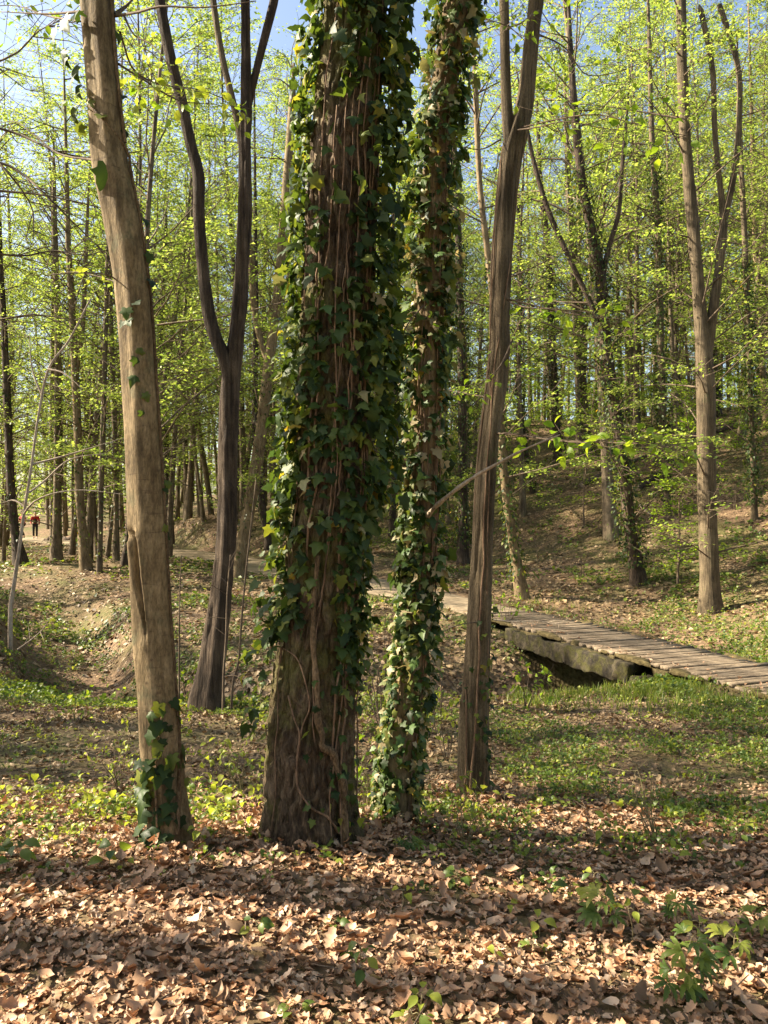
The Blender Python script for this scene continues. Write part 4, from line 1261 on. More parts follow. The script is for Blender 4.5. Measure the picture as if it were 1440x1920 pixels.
IVY_ME = leaf_meshes(ivy_leaves, M_IVY)
IVYD_ME = leaf_meshes(ivy_leaves, M_IVYLITDRY)


def ivy_plant(name, label, st, passes, size, n_parts, seed, vines, mats, vis_top=4.4, vine_r=(.005, .012)):
    rr = np.random.default_rng(seed)
    base = st.C[0] + np.array([0, -st.r[0], .12])
    t = thing(name, label, 'ivy', tuple(base))
    P = []; Rm = []; sc = []
    for n, z0, z1, ta, tb, off, dens, sz in passes:
        z = rr.uniform(z0, z1, n); th = rr.uniform(ta, tb, n)
        if dens:
            f = fbm(th * 2.0 + seed, z * 1.7, seed=seed)
            k = rr.uniform(0, 1, n) < sstep(dens, dens + .16, f); z, th = z[k], th[k]
        n = len(z)
        p, out = st.surf(z, th, 0)
        o_ff = off * (.12 + .88 * rr.uniform(0, 1, n) ** 1.2)
        p = p + out * (o_ff + .012)[:, None] + rr.normal(0, .012, (n, 3))
        D = out * rr.uniform(.05, .9, n)[:, None] + rr.normal(0, .5, (n, 3)); D[:, 2] -= .8
        Nn = out * .6 + rr.normal(0, .42, (n, 3)); Nn[:, 2] += .6
        P.append(p); Rm.append(basis_dir(D, Nn)); sc.append(size * sz * rr.uniform(.5, 1.2, n))
    P = np.concatenate(P); Rm = np.concatenate(Rm); sc = np.concatenate(sc)
    # the leaves that show largest are parts of their own
    vis = (P[:, 2] < vis_top) & (P[:, 1] < st.C[0, 1] + .03)
    order = np.argsort(-(sc * np.maximum(.15, -Rm[:, 1, 2]) * vis))
    big = order[:n_parts]; rest = order[n_parts:]
    kk = rr.uniform(0, 1, len(big))
    ga = big[kk < mats]; gb = big[kk >= mats]
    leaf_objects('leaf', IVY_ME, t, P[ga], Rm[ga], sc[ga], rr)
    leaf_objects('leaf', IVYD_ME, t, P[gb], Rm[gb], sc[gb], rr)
    mb = MB()
    for k, (tv, tf) in enumerate(ivy_leaves):
        s_ = rest[k::4]
        m = (rr.uniform(0, 1, len(s_)) >= mats)
        for q in (0, 1):
            u = s_[m == q]
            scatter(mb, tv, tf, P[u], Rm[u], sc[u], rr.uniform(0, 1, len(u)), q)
    o = add('foliage', mb.mesh('foliage', [M_IVY, M_IVYLITDRY], False, base), t); o['kind'] = 'stuff'
    for v in range(vines):
        z0 = rr.uniform(.5, 1.8) if v % 4 else -.1
        z1 = z0 + rr.uniform(1.2, 4.5)
        m = 40
        z = np.linspace(z0, z1, m)
        th = rr.uniform(-1.6, 1.6) + np.cumsum(rr.normal(0, .03, m)) + rr.uniform(-.25, .25) * np.linspace(0, 1, m)
        if v < vines * .35: th = np.abs(th) * .9
        p, out = st.surf(z, th, .006)
        r_ = rr.uniform(*vine_r)
        p = p + out * (vnoise(z * 6, np.full(m, v * 7.0)) * .02)[:, None]
        mb = MB(); put_tube(mb, p, np.linspace(r_, r_ * .45, m), 5)
        add('vine_stem', mb.mesh('vine_stem', M_VINE, True, base), t)
    return t


oak_ivy = ivy_plant('climbing_ivy', 'dark glossy ivy climbing the thick oak trunk', oak_tr,
    [(2700, .95, 6.5, -1.25, 1.1, .045, .47, 1.0), (1300, 1.35, 7, -2.3, -1.0, .11, 0, 1.0), (1900, 1.7, 7, .75, 2.3, .16, 0, 1.1), (320, .8, 1.9, .5, 1.9, .05, 0, 1.0), (210, 2.5, 7, -1.1, 1.0, .07, 0, 1.15), (70, .0, .9, -.1, 1.5, .03, 0, .7), (60, .55, 1.3, -1.6, -.9, .16, 0, .95)],
    .067, 300, 61, 15, .97, vine_r=(.003, .007))
t = oak_ivy
base_ = np.array(t.location)
for pts, r0_, r1_, mt in (([(648, 1612), (640, 1547), (638, 1513), (637, 1467), (627, 1440), (622, 1407), (603, 1391), (604, 1370), (597, 1343), (596, 1290), (590, 1200), (592, 1120), (600, 1040)], .021, .011, M_THICKVINE),
                          ([(634, 1540), (612, 1522), (590, 1507), (572, 1485), (562, 1462), (561, 1420), (566, 1370), (556, 1340), (545, 1300)], .007, .004, M_VINE),
                          ([(562, 1380), (572, 1350), (583, 1320), (575, 1270), (560, 1230), (535, 1215)], .005, .003, M_VINE),
                          ([(620, 1400), (625, 1340), (628, 1290), (640, 1220), (645, 1120)], .006, .004, M_VINE)):
    Q = np.array([on_bark(oak_tr, x, y, D2, r0_ * .8 + .008)[0] for x, y in pts])
    Q[0, 2] -= .05
    Q = spline(Q, 60)
    wob = 1 + .18 * np.sin(np.arange(60) * .9) + R.normal(0, .05, 60)
    mb = MB(); put_tube(mb, Q, np.linspace(r0_, r1_, 60) * wob, 9)
    o = add('vine_stem', mb.mesh('vine_stem', mt, True, base_), t)
    if mt is M_THICKVINE: o['label'] = 'thick crooked ivy stem at the foot of the oak'

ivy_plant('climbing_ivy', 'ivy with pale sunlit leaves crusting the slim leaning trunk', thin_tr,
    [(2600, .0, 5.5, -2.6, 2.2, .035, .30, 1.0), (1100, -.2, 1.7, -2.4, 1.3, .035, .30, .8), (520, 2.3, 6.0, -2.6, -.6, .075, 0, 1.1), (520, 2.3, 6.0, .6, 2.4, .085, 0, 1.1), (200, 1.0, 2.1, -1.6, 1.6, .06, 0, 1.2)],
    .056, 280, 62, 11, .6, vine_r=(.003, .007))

# ivy on the wounded tree: every leaf where the photograph shows it
t = thing('climbing_ivy', 'sparse ivy creeping up the wounded smooth tree', 'ivy', tuple(left_tr.C[0] + np.array([.1, -.12, .15])))
base_ = np.array(t.location)
rr = np.random.default_rng(63)
LV = [(206, 318, .125, 0), (118, 82, .09, .12), (128, 95, .08, .1), (140, 115, .085, .1), (138, 135, .09, .1), (145, 150, .07, .08), (122, 178, .08, .1), (135, 192, .09, .1), (148, 205, .085, .07), (160, 235, .07, .04), (165, 170, .07, .02), (258, 308, .08, .06),
      (195, 222, .07, 0), (175, 190, .06, 0), (160, 30, .09, .05), (120, 25, .1, .12), (105, 45, .08, .14), (222, 48, .06, .03), (236, 175, .06, .05), (235, 232, .06, .04), (268, 440, .06, .04), (275, 405, .05, .03), (284, 470, .06, .04), (286, 520, .06, .03),
      (242, 580, .07, 0), (255, 570, .06, 0), (244, 602, .06, 0), (235, 605, .04, 0), (262, 655, .06, 0), (258, 672, .055, 0), (282, 670, .05, .02), (258, 704, .065, 0), (272, 738, .05, 0), (285, 768, .05, .01), (270, 772, .05, 0), (294, 808, .04, .02), (288, 840, .06, .01),
      (302, 908, .06, .03), (300, 985, .05, 0), (318, 900, .05, .03), (308, 1000, .05, .02)]
LV += [(float(rr.uniform(285, 345)), float(rr.uniform(1310, 1560)), float(rr.uniform(.045, .08)), 0) for _ in range(42)]
LV += [(float(rr.uniform(268, 300)), float(rr.uniform(1420, 1600)), float(rr.uniform(.06, .1)), float(rr.uniform(0, .05))) for _ in range(22)]
LP, LR, LS = [], [], []
for px, py, s_, off in LV:
    p, out = on_bark(left_tr, px, py, D1, .012)
    if off:
        p = p + np.array([(px - 720) / FPX * D1 - p[0], 0, 0])
        out = out + np.array([0, -.6, 0])
    D = out * rr.uniform(.05, .5) + rr.normal(0, .35, 3); D[2] -= .9
    Nn = out * .9 + rr.normal(0, .2, 3); Nn[2] += .3
    LP.append(p); LR.append(basis_dir(D[None], Nn[None])[0]); LS.append(s_)
leaf_objects('leaf', IVY_ME, t, np.array(LP), np.array(LR), np.array(LS), rr)
for pts, r0_ in (([(334, 1560), (330, 1400), (322, 1250), (316, 1100), (309, 1000), (304, 900), (299, 800), (292, 700), (287, 633), (274, 533), (258, 417), (241, 317), (230, 273), (200, 233), (170, 200)], .011), ([(228, 262), (218, 170), (211, 100), (204, 0), (198, -120)], .009), ([(165, 198), (150, 190), (135, 180)], .005), ([(300, 1560), (296, 1450), (306, 1330)], .006)):
    Q = spline(np.array([on_bark(left_tr, x, y, D1, .008)[0] for x, y in pts]), 70)
    mb = MB(); put_tube(mb, Q, np.linspace(r0_, r0_ * .6, 70), 7)
    add('vine_stem', mb.mesh('vine_stem', M_THICKVINE, True, base_), t)

# small ivy on the right side of the forked grey tree
t = thing('climbing_ivy', 'small dark ivy on the foot of the forked grey tree', 'ivy', tuple(right_tr.C[0] + np.array([.08, -.1, .15])))
base_ = np.array(t.location)
rr = np.random.default_rng(64)
mb = MB()
ivy_on(right_tr, mb, 420, .042, rr, -.3, 1.2, .03, ivy_leaves, lambda z, th: (.15 + .85 * (th > .1)) * sstep(1.3, .3, z))
o = add('foliage', mb.mesh('foliage', M_IVY, False, base_), t); o['kind'] = 'stuff'
for px0, px1, r0_ in ((880, 925, .008), (872, 905, .006), (905, 930, .007)):
    ys = np.linspace(1480, 250, 30)
    xs = np.linspace(px0, px1, 30) + np.cumsum(rr.normal(0, 2.0, 30)) + (np.interp(ys, [0, 250, 640, 1000, 1480], [60, 55, 20, 0, 0]) if True else 0) * .6
    Q = spline(np.array([on_bark(right_tr, x, y, D4, .004)[0] for x, y in zip(xs, ys)]), 80)
    mb = MB(); put_tube(mb, Q, np.linspace(r0_, .003, 80), 5)
    add('vine_stem', mb.mesh('vine_stem', M_VINE, True, base_), t)

# ------------------------------------------------------------------ leafy sprays close to the camera
BEECH_ME = leaf_meshes([beech_leaf, fan_leaf(BEECH, -.25, .5, .03, 31), fan_leaf(BEECH, .1, .15, .03, 32)], M_SPRING2)
YEL_ME = leaf_meshes([beech_leaf, fan_leaf(BEECH, -.25, .5, .03, 31)], M_YELLOW)


def leafy_branch(parent, pts, d, n, size, seed, r0_=.006, meshes=BEECH_ME, side=.14, twig=True, droop=.5):
    """a twig through pixel points (px, py, depth offset), with single leaves along its side shoots"""
    rr = np.random.default_rng(seed)
    base = np.array(parent.location)
    Q = spline(np.array([PX(a, b, d + c) for a, b, c in pts]), 20)
    mb = MB(); put_tube(mb, Q, np.linspace(r0_, .002, 20), 6)
    LP, LR, LS = [], [], []
    for k in range(n):
        g = rr.uniform(.12, 1.0)
        q = np.array([np.interp(g, np.linspace(0, 1, 20), Q[:, c]) for c in range(3)])
        tip = q + rr.normal(0, side, 3) * [1, .8, .55]
        if k % 2 == 0:
            put_tube(mb, np.array([q, (q + tip) / 2 + rr.normal(0, .01, 3), tip]), np.array([.0025, .002, .0012]), 3)
        D = (tip - q) / (np.linalg.norm(tip - q) + 1e-6) * .7 + rr.normal(0, .3, 3); D[2] -= droop
        Nn = rr.normal(0, .45, 3); Nn[2] += .8
        LP.append(tip); LR.append(basis_dir(D[None], Nn[None])[0]); LS.append(size * rr.uniform(.6, 1.2))
    o = add('leafy_branch', mb.mesh('leafy_branch', M_TWIG, True, base), parent)
    for k in range(n):
        l_ = add('leaf', meshes[int(rr.integers(0, len(meshes)))], o)
        m4 = np.eye(4); m4[:3, :3] = LR[k] * LS[k]; m4[:3, 3] = LP[k] - base
        l_.matrix_local = Matrix(m4.tolist())


leafy_branch(T_LEFT, [(225, 60, 0), (250, 130, .3), (310, 160, .8), (380, 170, 1.2), (470, 205, 1.5)], 4.0, 64, .068, 701, meshes=YEL_ME, side=.13)
leafy_branch(T_LEFT, [(222, 120, 0), (270, 150, .4), (340, 190, 1.0), (420, 200, 1.4), (470, 235, 1.5)], 4.0, 40, .06, 702, meshes=BEECH_ME, side=.11)
leafy_branch(T_LEFT, [(226, 532, 0), (190, 520, .1), (140, 510, .2), (90, 516, .3)], 4.0, 12, .05, 703, r0_=.003, meshes=YEL_ME, side=.05)
leafy_branch(T_LEFT, [(150, 40, 0), (90, 30, .5), (20, 10, 1.0), (-60, 20, 1.4)], 4.2, 40, .06, 709, side=.14)
leafy_branch(T_RIGHT, [(930, 812, 0), (990, 818, -.3), (1060, 826, -.5), (1140, 830, -.7), (1230, 835, -.9), (1310, 862, -1.0)], 5.2, 66, .075, 704, side=.09)
leafy_branch(T_RIGHT, [(950, 560, 0), (1010, 575, -.1), (1080, 590, -.2), (1160, 600, -.3)], 5.2, 40, .06, 705, side=.10)
leafy_branch(T_RIGHT, [(975, 240, 0), (1040, 225, -.2), (1120, 215, -.4), (1200, 235, -.5), (1290, 255, -.6)], 5.2, 56, .068, 706, side=.12)
leafy_branch(T_RIGHT, [(960, 640, 0), (935, 690, -.2), (900, 720, -.3), (850, 742, -.4)], 5.2, 26, .055, 707, side=.08)
leafy_branch(T_RIGHT, [(1000, 60, 0), (1060, 90, .2), (1100, 140, .3), (1180, 130, .4)], 5.3, 40, .06, 708, side=.14)
leafy_branch(T_THIN, [(805, 560, 0), (770, 600, -.1), (740, 640, -.2), (700, 640, -.2)], 4.4, 26, .06, 710, side=.09)
leafy_branch(T_RIGHT, [(1010, 20, 0), (960, 50, -.2), (920, 40, -.3), (880, 60, -.3)], 5.2, 36, .06, 711, side=.14)


def shrub(label, px, py, d, hpx, spread, n, size, seed, meshes, stems=3, group=None, name='shrub', droop=.45, bare=False):
    """several thin stems from one foot; single leaves"""
    rr = np.random.default_rng(seed)
    x = (px - 720) / FPX * d
    base = np.array([x, d, float(height(np.array([x]), np.array([d]))[0])])
    t = thing(name, label, name, tuple(base), group)
    H_ = hpx / FPX * d
    LP, LR, LS = [], [], []
    for s_ in range(stems):
        az = rr.uniform(0, 6.28); lean = rr.uniform(.1, 1) * spread
        top = base + np.array([math.cos(az) * lean, math.sin(az) * lean * .7, H_ * rr.uniform(.65, 1.05)])
        Q = spline(np.array([base - [0, 0, .04], base + (top - base) * .4 + rr.normal(0, .02, 3), base + (top - base) * .75 + rr.normal(0, .03, 3), top]), 12)
        mb = MB(); put_tube(mb, Q, np.linspace(.0035 + H_ * .003, .0012, 12), 5)
        for b in range(4 + int(H_ * 3)):
            g = rr.uniform(.3, .95); q = np.array([np.interp(g, np.linspace(0, 1, 12), Q[:, c]) for c in range(3)])
            tip = q + rr.normal(0, 1, 3) * [spread * .4, spread * .4, .07] + [0, 0, .05]
            put_tube(mb, np.array([q, (q + tip) / 2 + rr.normal(0, .008, 3), tip]), np.array([.002, .0016, .001]), 3)
            for l in range(max(1, int(round(n / stems / (4 + int(H_ * 3)))))):
                p = q + (tip - q) * rr.uniform(.5, 1.05)
                D = rr.normal(0, .6, 3); D[2] -= droop
                Nn = rr.normal(0, .45, 3); Nn[2] += .8
                LP.append(p); LR.append(basis_dir(D[None], Nn[None])[0]); LS.append(size * rr.uniform(.6, 1.2))
        add('stem', mb.mesh('stem', M_TWIG if H_ > .5 else M_STEM, True, base), t)
    if not bare:
        leaf_objects('leaf', meshes, t, np.array(LP), np.array(LR), np.array(LS), rr)
    return t


shrub('thin shrub with small yellow-green leaves before the forked grey tree\'s foot', 872, 1612, 4.15, 135, .17, 34, .038, 801, YEL_ME, 4)
shrub('round-leaved bright green shrub at the near end of the bridge opening', 985, 1345, 8.6, 100, .38, 60, .075, 802, BEECH_ME, 5)
shrub('leafy beech shrub filling the gap behind the slim ivy tree', 715, 1200, 7.6, 260, .5, 90, .062, 803, YEL_ME, 6)
shrub('low yellow-green shrub right of the dark forked tree\'s foot', 470, 1345, 7.6, 60, .28, 28, .062, 804, YEL_ME, 3)
shrub('pale green shrub touching the dark forked tree\'s foot on its left', 345, 1350, 7.4, 52, .18, 22, .07, 805, YEL_ME, 3)
shrub('leafy shrub on the slope just right of the wounded tree', 352, 1170, 13.5, 80, .7, 60, .085, 806, BEECH_ME, 5)
shrub('thin leafy shrub between the slim ivy tree and the forked grey tree', 838, 1400, 6.4, 170, .3, 40, .055, 807, YEL_ME, 4)
shrub('green shrub low beside the oak\'s right foot', 690, 1480, 5.0, 130, .16, 36, .05, 808, BEECH_ME, 4)
shrub('bare twiggy shrub among the herbs at the right', 1230, 1590, 4.3, 150, .28, 10, .03, 809, YEL_ME, 6, bare=True)
shrub('sparse shrub with lit leaves left of the oak', 455, 1480, 5.4, 130, .25, 30, .05, 810, YEL_ME, 4)
shrub('twiggy shrub with small green leaves left of the wounded tree', 225, 1500, 5.0, 150, .3, 44, .042, 811, YEL_ME, 5)
shrub('small leafy shrub growing beyond the wounded tree at the gully lip', 140, 1330, 8.0, 60, .5, 40, .06, 812, BEECH_ME, 5)
shrub('leafy shrub beside the path behind the forked grey tree', 950, 1110, 15.5, 110, .7, 70, .09, 813, BEECH_ME, 5)

rr = np.random.default_rng(55)
for k, (px, py, d) in enumerate(((1040, 1010, 23), (1090, 1040, 21), (1130, 980, 25), (1075, 930, 28), (1230, 1040, 21), (1010, 1000, 24), (1290, 900, 27), (1380, 950, 24), (60, 1190, 12.5), (120, 1150, 15), (20, 1230, 11), (820, 1330, 8), (660, 1160, 14), (1150, 1180, 15.5))):
    shrub('bare brush of thin twigs on the bank', px, py, d, float(rr.uniform(.5, 1.1)) * FPX / d, .5, 10, .05, 830 + k, YEL_ME, 6, bare=True, group='bare twiggy brush on the banks')

for lab, pts, d in (('thin dark sapling stem slanting right, beside the dark forked tree', [(434, 1330, 2.6), (437, 1278, 2.4), (447, 1243, 2.2), (452, 1175, 2), (460, 1083, 1.8), (466, 1026, 1.5), (480, 900, 1)], 8.6),
                    ('thin dark sapling stem touching the dark forked tree', [(418, 1338, 2.6), (420, 1255, 2.4), (424, 1198, 2.2), (426, 1120, 1.6), (432, 1040, 1)], 8.4),
                    ('thin pale upright sapling stem right of the wounded tree', [(336, 1300, 1.8), (336, 1210, 1.6), (337, 1120, 1.2), (340, 1040, .9)], 9.4)):
    st = Stem.trace(pts, d, 30, sink=.1)
    t = thing('sapling', lab, 'sapling', tuple(st.C[0]))
    add('stem', stem_mesh('stem', [st], M_TWIG, st.C[0], 7), t)
    mb = MB(); rr = np.random.default_rng(int(d * 10))
    for k in range(9):
        q = st.C[int(rr.integers(8, 30))]; v = rr.normal(0, .3, 3); v[2] = abs(v[2]) * .8
        put_tube(mb, np.array([q, q + v * .5 + rr.normal(0, .02, 3), q + v]), np.array([.003, .0025, .0015]), 3)
    o = add('twig', mb.mesh('twig', M_TWIG, True, st.C[0]), t); o['kind'] = 'stuff'

# ------------------------------------------------------------------ seedlings and herbs in the foreground
def palmate(n=5, seed=0):
    rr = random.Random(seed)
    V = []; F = []
    for k in range(n):
        a = (k - (n - 1) / 2) * (2.3 / (n - 1) * 1.15)
        L = 1.0 - .25 * abs(k - (n - 1) / 2) / ((n - 1) / 2)
        tv, tf = fan_leaf([(0, .01), (.25, .09), (.55, .15), (.72, .10), (.78, .12), (1, 0)], -.25, .3, .02, seed + k)
        c, s = math.cos(a), math.sin(a)
        tv = tv * L
        W = np.stack([tv[:, 0] * c - tv[:, 1] * s, tv[:, 0] * s + tv[:, 1] * c, tv[:, 2] + rr.uniform(-.03, .03)], -1)
        F.append(tf + sum(len(v) for v in V)); V.append(W)
    return np.concatenate(V), np.concatenate(F)


PALM = [palmate(5, 1), palmate(7, 2), palmate(5, 3)]
PALM_ME = leaf_meshes(PALM, M_HERB)
HERB_ME = leaf_meshes([beech_leaf, fan_leaf(BEECH, -.2, .35, .03, 41)], M_HERB)


def seedling(label, px, py, hpx, n, size, meshes, seed, group=None, name='seedling', spread=.5):
    """one stem, n leaves around its top"""
    rr = np.random.default_rng(seed)
    d = 3.0
    for _ in range(12):            # find the depth where the floor shows at this pixel
        x = (px - 720) / FPX * d
        z = float(height(np.array([x]), np.array([d]))[0])
        d = .5 * d + .5 * (CAM_Z - z) * FPX / (py - 960)
    x = (px - 720) / FPX * d
    base = np.array([x, d, z])
    t = thing(name, label, name, tuple(base), group)
    H_ = hpx / FPX * d
    top = base + [rr.normal(0, .12) * H_, rr.normal(0, .12) * H_, H_]
    Q = spline(np.array([base - [0, 0, .03], base + (top - base) * .5 + rr.normal(0, .008, 3), top]), 8)
    mb = MB(); put_tube(mb, Q, np.linspace(.0026, .0014, 8), 5)
    LP, LR, LS = [], [], []
    a0 = rr.uniform(0, 6.28)
    for k in range(n):
        a = a0 + k * 2.4 + rr.normal(0, .2)
        f = 1 - .6 * (k // 3) / max(1, n / 3)
        q = base + (top - base) * f
        out = np.array([math.cos(a), math.sin(a), .25])
        tip = q + out * size * (.45 if n > 2 else .15)
        put_tube(mb, np.array([q, (q + tip) / 2 + [0, 0, .006], tip]), np.array([.0013, .0012, .001]), 3)
        D = out + rr.normal(0, .2, 3); D[2] -= rr.uniform(.3, .9)
        Nn = np.array([0, -.35, .8]) + rr.normal(0, .25, 3)
        LP.append(tip); LR.append(basis_dir(D[None], Nn[None])[0]); LS.append(size * rr.uniform(.7, 1.15))
    add('stem', mb.mesh('stem', M_STEM, True, base), t)
    leaf_objects('leaf', meshes, t, np.array(LP), np.array(LR), np.array(LS), rr)
    return t


seedling('lone two-leaf yellow-green seedling in shade before the oak\'s right foot', 753, 1722, 50, 3, .05, YEL_ME, 1)
seedling('yellow-green seedling with two tiny leaves, right of the lone two-leaf one', 955, 1720, 28, 2, .045, YEL_ME, 2)
seedling('tall seedling with drooping yellow-green leaf tuft, mid right', 1117, 1600, 72, 6, .055, YEL_ME, 3)
seedling('bright yellow seedling with two oval leaves in the shade band, lower right', 1183, 1775, 72, 3, .062, YEL_ME, 4)
seedling('fresh green palmate-leaved herb, sunlit, left of the bright yellow seedling', 1138, 1750, 70, 5, .085, PALM_ME, 5, name='herb')
seedling('largest clump of dark palmate leaves near the lower right corner', 1292, 1885, 115, 8, .072, PALM_ME, 6, name='herb')
seedling('low light-green palmate leaf at the foot of the largest clump', 1262, 1880, 45, 4, .09, PALM_ME, 7, name='herb')
seedling('green palmate herb near the right edge, lit from the left', 1385, 1815, 60, 4, .08, PALM_ME, 8, name='herb')
seedling('narrow-leaved green herb above the largest palmate clump', 1278, 1750, 60, 5, .06, PALM_ME, 9, name='herb')
seedling('yellow-leaved seedling rising behind the largest palmate clump', 1318, 1790, 62, 3, .06, YEL_ME, 10)
seedling('small yellow seedling near the right edge above the palmate herb', 1372, 1780, 40, 2, .055, YEL_ME, 11)
seedling('drooping yellow-green seedling right of the picture\'s middle in the shade band', 1010, 1765, 38, 3, .055, YEL_ME, 12)
seedling('round-leaved dark green seedling above the drooping one', 1012, 1700, 50, 4, .06, HERB_ME, 13)
seedling('light green seedling with hanging leaves below the tall tuft seedling', 1108, 1690, 55, 5, .055, HERB_ME, 14)
seedling('narrow-leaved herb at the right picture edge', 1425, 1760, 45, 4, .07, PALM_ME, 15, name='herb')
seedling('broad dark green herb at the left picture edge', 30, 1640, 58, 9, .085, HERB_ME, 16, name='herb')
seedling('second broad-leaved dark herb halfway from left edge to wounded tree', 205, 1630, 40, 4, .08, HERB_ME, 17, name='herb')
seedling('yellow-green seedling at the wounded tree\'s left foot', 232, 1632, 22, 5, .055, YEL_ME, 18)
seedling('yellow-green seedling against the wounded tree\'s right foot', 376, 1600, 45, 4, .06, YEL_ME, 19)
seedling('fresh green herb in sunny litter before the oak', 480, 1755, 25, 6, .055, HERB_ME, 20, name='herb')
seedling('small green herb right of the fresh green one', 624, 1745, 16, 5, .05, HERB_ME, 21, name='herb')
seedling('dark nettle-like herb in the lower middle', 690, 1855, 85, 8, .055, HERB_ME, 22, name='herb')
seedling('yellow-green leaf pair by the oak\'s front', 625, 1625, 14, 2, .06, YEL_ME, 23)
seedling('green herb at the bottom edge, left of the middle', 550, 1905, 22, 5, .05, HERB_ME, 24, name='herb')
seedling('bright round-leaved seedling at the bottom edge, right of the middle', 790, 1900, 38, 6, .055, YEL_ME, 25)
seedling('dark broad-leaved herb cut by the bottom edge', 780, 1925, 30, 5, .06, HERB_ME, 26, name='herb')
seedling('green herb lit beside the slim ivy tree\'s foot', 765, 1595, 18, 7, .06, PALM_ME, 27, name='herb')
seedling('green herb patch right of the slim ivy tree\'s foot', 860, 1660, 24, 8, .055, HERB_ME, 28, name='herb')
rr = np.random.default_rng(8)
for k in range(46):
    px = float(rr.uniform(0, 1440)); py = float(rr.uniform(1440, 1640)) if k % 3 else float(rr.uniform(1560, 1900))
    if py > 1600 and px < 880: py = float(rr.uniform(1430, 1560))
    if 480 < px < 690: px += 420
    seedling('small yellow-green seedling scattered in the leaf litter', px, py, float(rr.uniform(14, 50)), int(rr.integers(2, 6)), float(rr.uniform(.035, .055)), YEL_ME if k % 2 else HERB_ME, 300 + k, 'seedlings scattered over the forest floor')

# ------------------------------------------------------------------ leaf litter
rr = np.random.default_rng(12)


def floor_points(n, y0, y1, xr, dens=None, power=1.0):
    y = y0 + (y1 - y0) * rr.uniform(0, 1, n) ** power
    x = rr.uniform(-1, 1, n) * (xr * y + .5)
    dp_, kp_ = near_line(x, y, PATH)
    k = dp_ > (PW[kp_] + .12) * (.85 + .3 * rr.uniform(0, 1, n)) + .25 * (y > 19)
    k |= rr.uniform(0, 1, n) < .02
    if dens is not None: k &= rr.uniform(0, 1, n) < dens(x, y)
    k &= near_line(x, y, UPATH)[0] > 1.0
    return x[k], y[k]


def lay(mb, tpls, x, y, size, tilt, lift, mat_i=0, tr=(0, 1)):
    n = len(x)
    z = height(x, y) + lift * rr.uniform(.02, 1, n)
    Nn = gnormal(x, y) + rr.normal(0, tilt, (n, 3)) * [1, 1, .3]
    Rm = basis(Nn, rr.uniform(0, 6.28, n))
    sc = size * rr.uniform(.6, 1.25, n)
    P = np.stack([x, y, z], -1)
    tn = rr.uniform(tr[0], tr[1], n)
    for k, (tv, tf) in enumerate(tpls):
        s_ = slice(k, None, len(tpls))
        scatter(mb, tv, tf, P[s_], Rm[s_], sc[s_], tn[s_], mat_i)
    return P


LEAF_ME = leaf_meshes(oak_leaves + broad_leaves, M_LITTER, 'fallen_leaf')
x, y = floor_points(300, 2.35, 3.7, .50)
n = len(x)
P = np.stack([x, y, height(x, y) + .012 + .03 * rr.uniform(0, 1, n)], -1)
Nn = gnormal(x, y) + rr.normal(0, .32, (n, 3)) * [1, 1, .2]
leaf_objects('fallen_leaf', LEAF_ME, ground, P, basis(Nn, rr.uniform(0, 6.28, n)), .082 * rr.uniform(.7, 1.25, n), rr)
mb = MB()
x, y = floor_points(15000, 1.2, 5.2, .56)
lay(mb, oak_leaves + broad_leaves, x, y, .062, .22, .026)
x, y = floor_points(15000, 1.6, 5.6, .56)
lay(mb, oak_small, x, y, .034, .35, .040)
for st_, rr_ in ((left_tr, .16), (oak_tr, .27), (thin_tr, .12), (right_tr, .13)):      # leaves drifted against the stems
    a_ = rr.uniform(0, 6.28, 260); q_ = rr_ + np.abs(rr.normal(0, .10, 260))
    x = st_.C[4, 0] + np.cos(a_) * q_; y = st_.C[4, 1] + np.sin(a_) * q_
    lay(mb, oak_leaves, x, y, .06, .45, .07)
x, y = floor_points(34000, 4.8, 12.5, .58, lambda x, y: .35 + .65 * sstep(.35, .6, fbm(x * .8, y * .8, seed=6)))
lay(mb, oak_small, x, y, .062, .34, .03, 1)
o = tag(add('leaf_litter', mb.mesh('leaf_litter', [M_LITTER, M_LITTERFAR])), 'carpet of brown fallen oak leaves on the near forest floor', 'leaf litter', kind='stuff')
mb = MB()
x, y = floor_points(70000, 12, 46, .58, lambda x, y: .3 + .7 * sstep(.35, .6, fbm(x * .5, y * .5, seed=6)), 1.2)
lay(mb, [FAR_LEAF], x, y, .125, .40, .04)
tag(add('leaf_litter', mb.mesh('leaf_litter', M_LITTERFAR)), 'brown leaf litter covering the far bank and the hillside', 'leaf litter', kind='stuff')

mb = MB()
q_ = rr.uniform(0, 1, 330) ** 1.0 * 11; sd_ = rr.choice([-1, 1], 330) * (HW - np.abs(rr.normal(0, .22, 330)))
PT = [path_at(s0 + u) for u in q_]
P = np.array([p + r_ * v + np.array([0, 0, .045]) for (p, t_, r_), v in zip(PT, sd_)])
Nn = rr.normal(0, .25, (330, 3)) + [0, 0, 1]
for k in range(4):
    scatter(mb, oak_small[k][0], oak_small[k][1], P[k::4], basis(Nn[k::4], rr.uniform(0, 6.28, len(P[k::4]))), rr.uniform(.03, .075, len(P[k::4])), rr.uniform(0, 1, len(P[k::4])))
tag(add('leaf_litter', mb.mesh('leaf_litter', M_LITTER)), 'dead leaves blown onto the planks of the footbridge', 'leaf litter', kind='stuff')

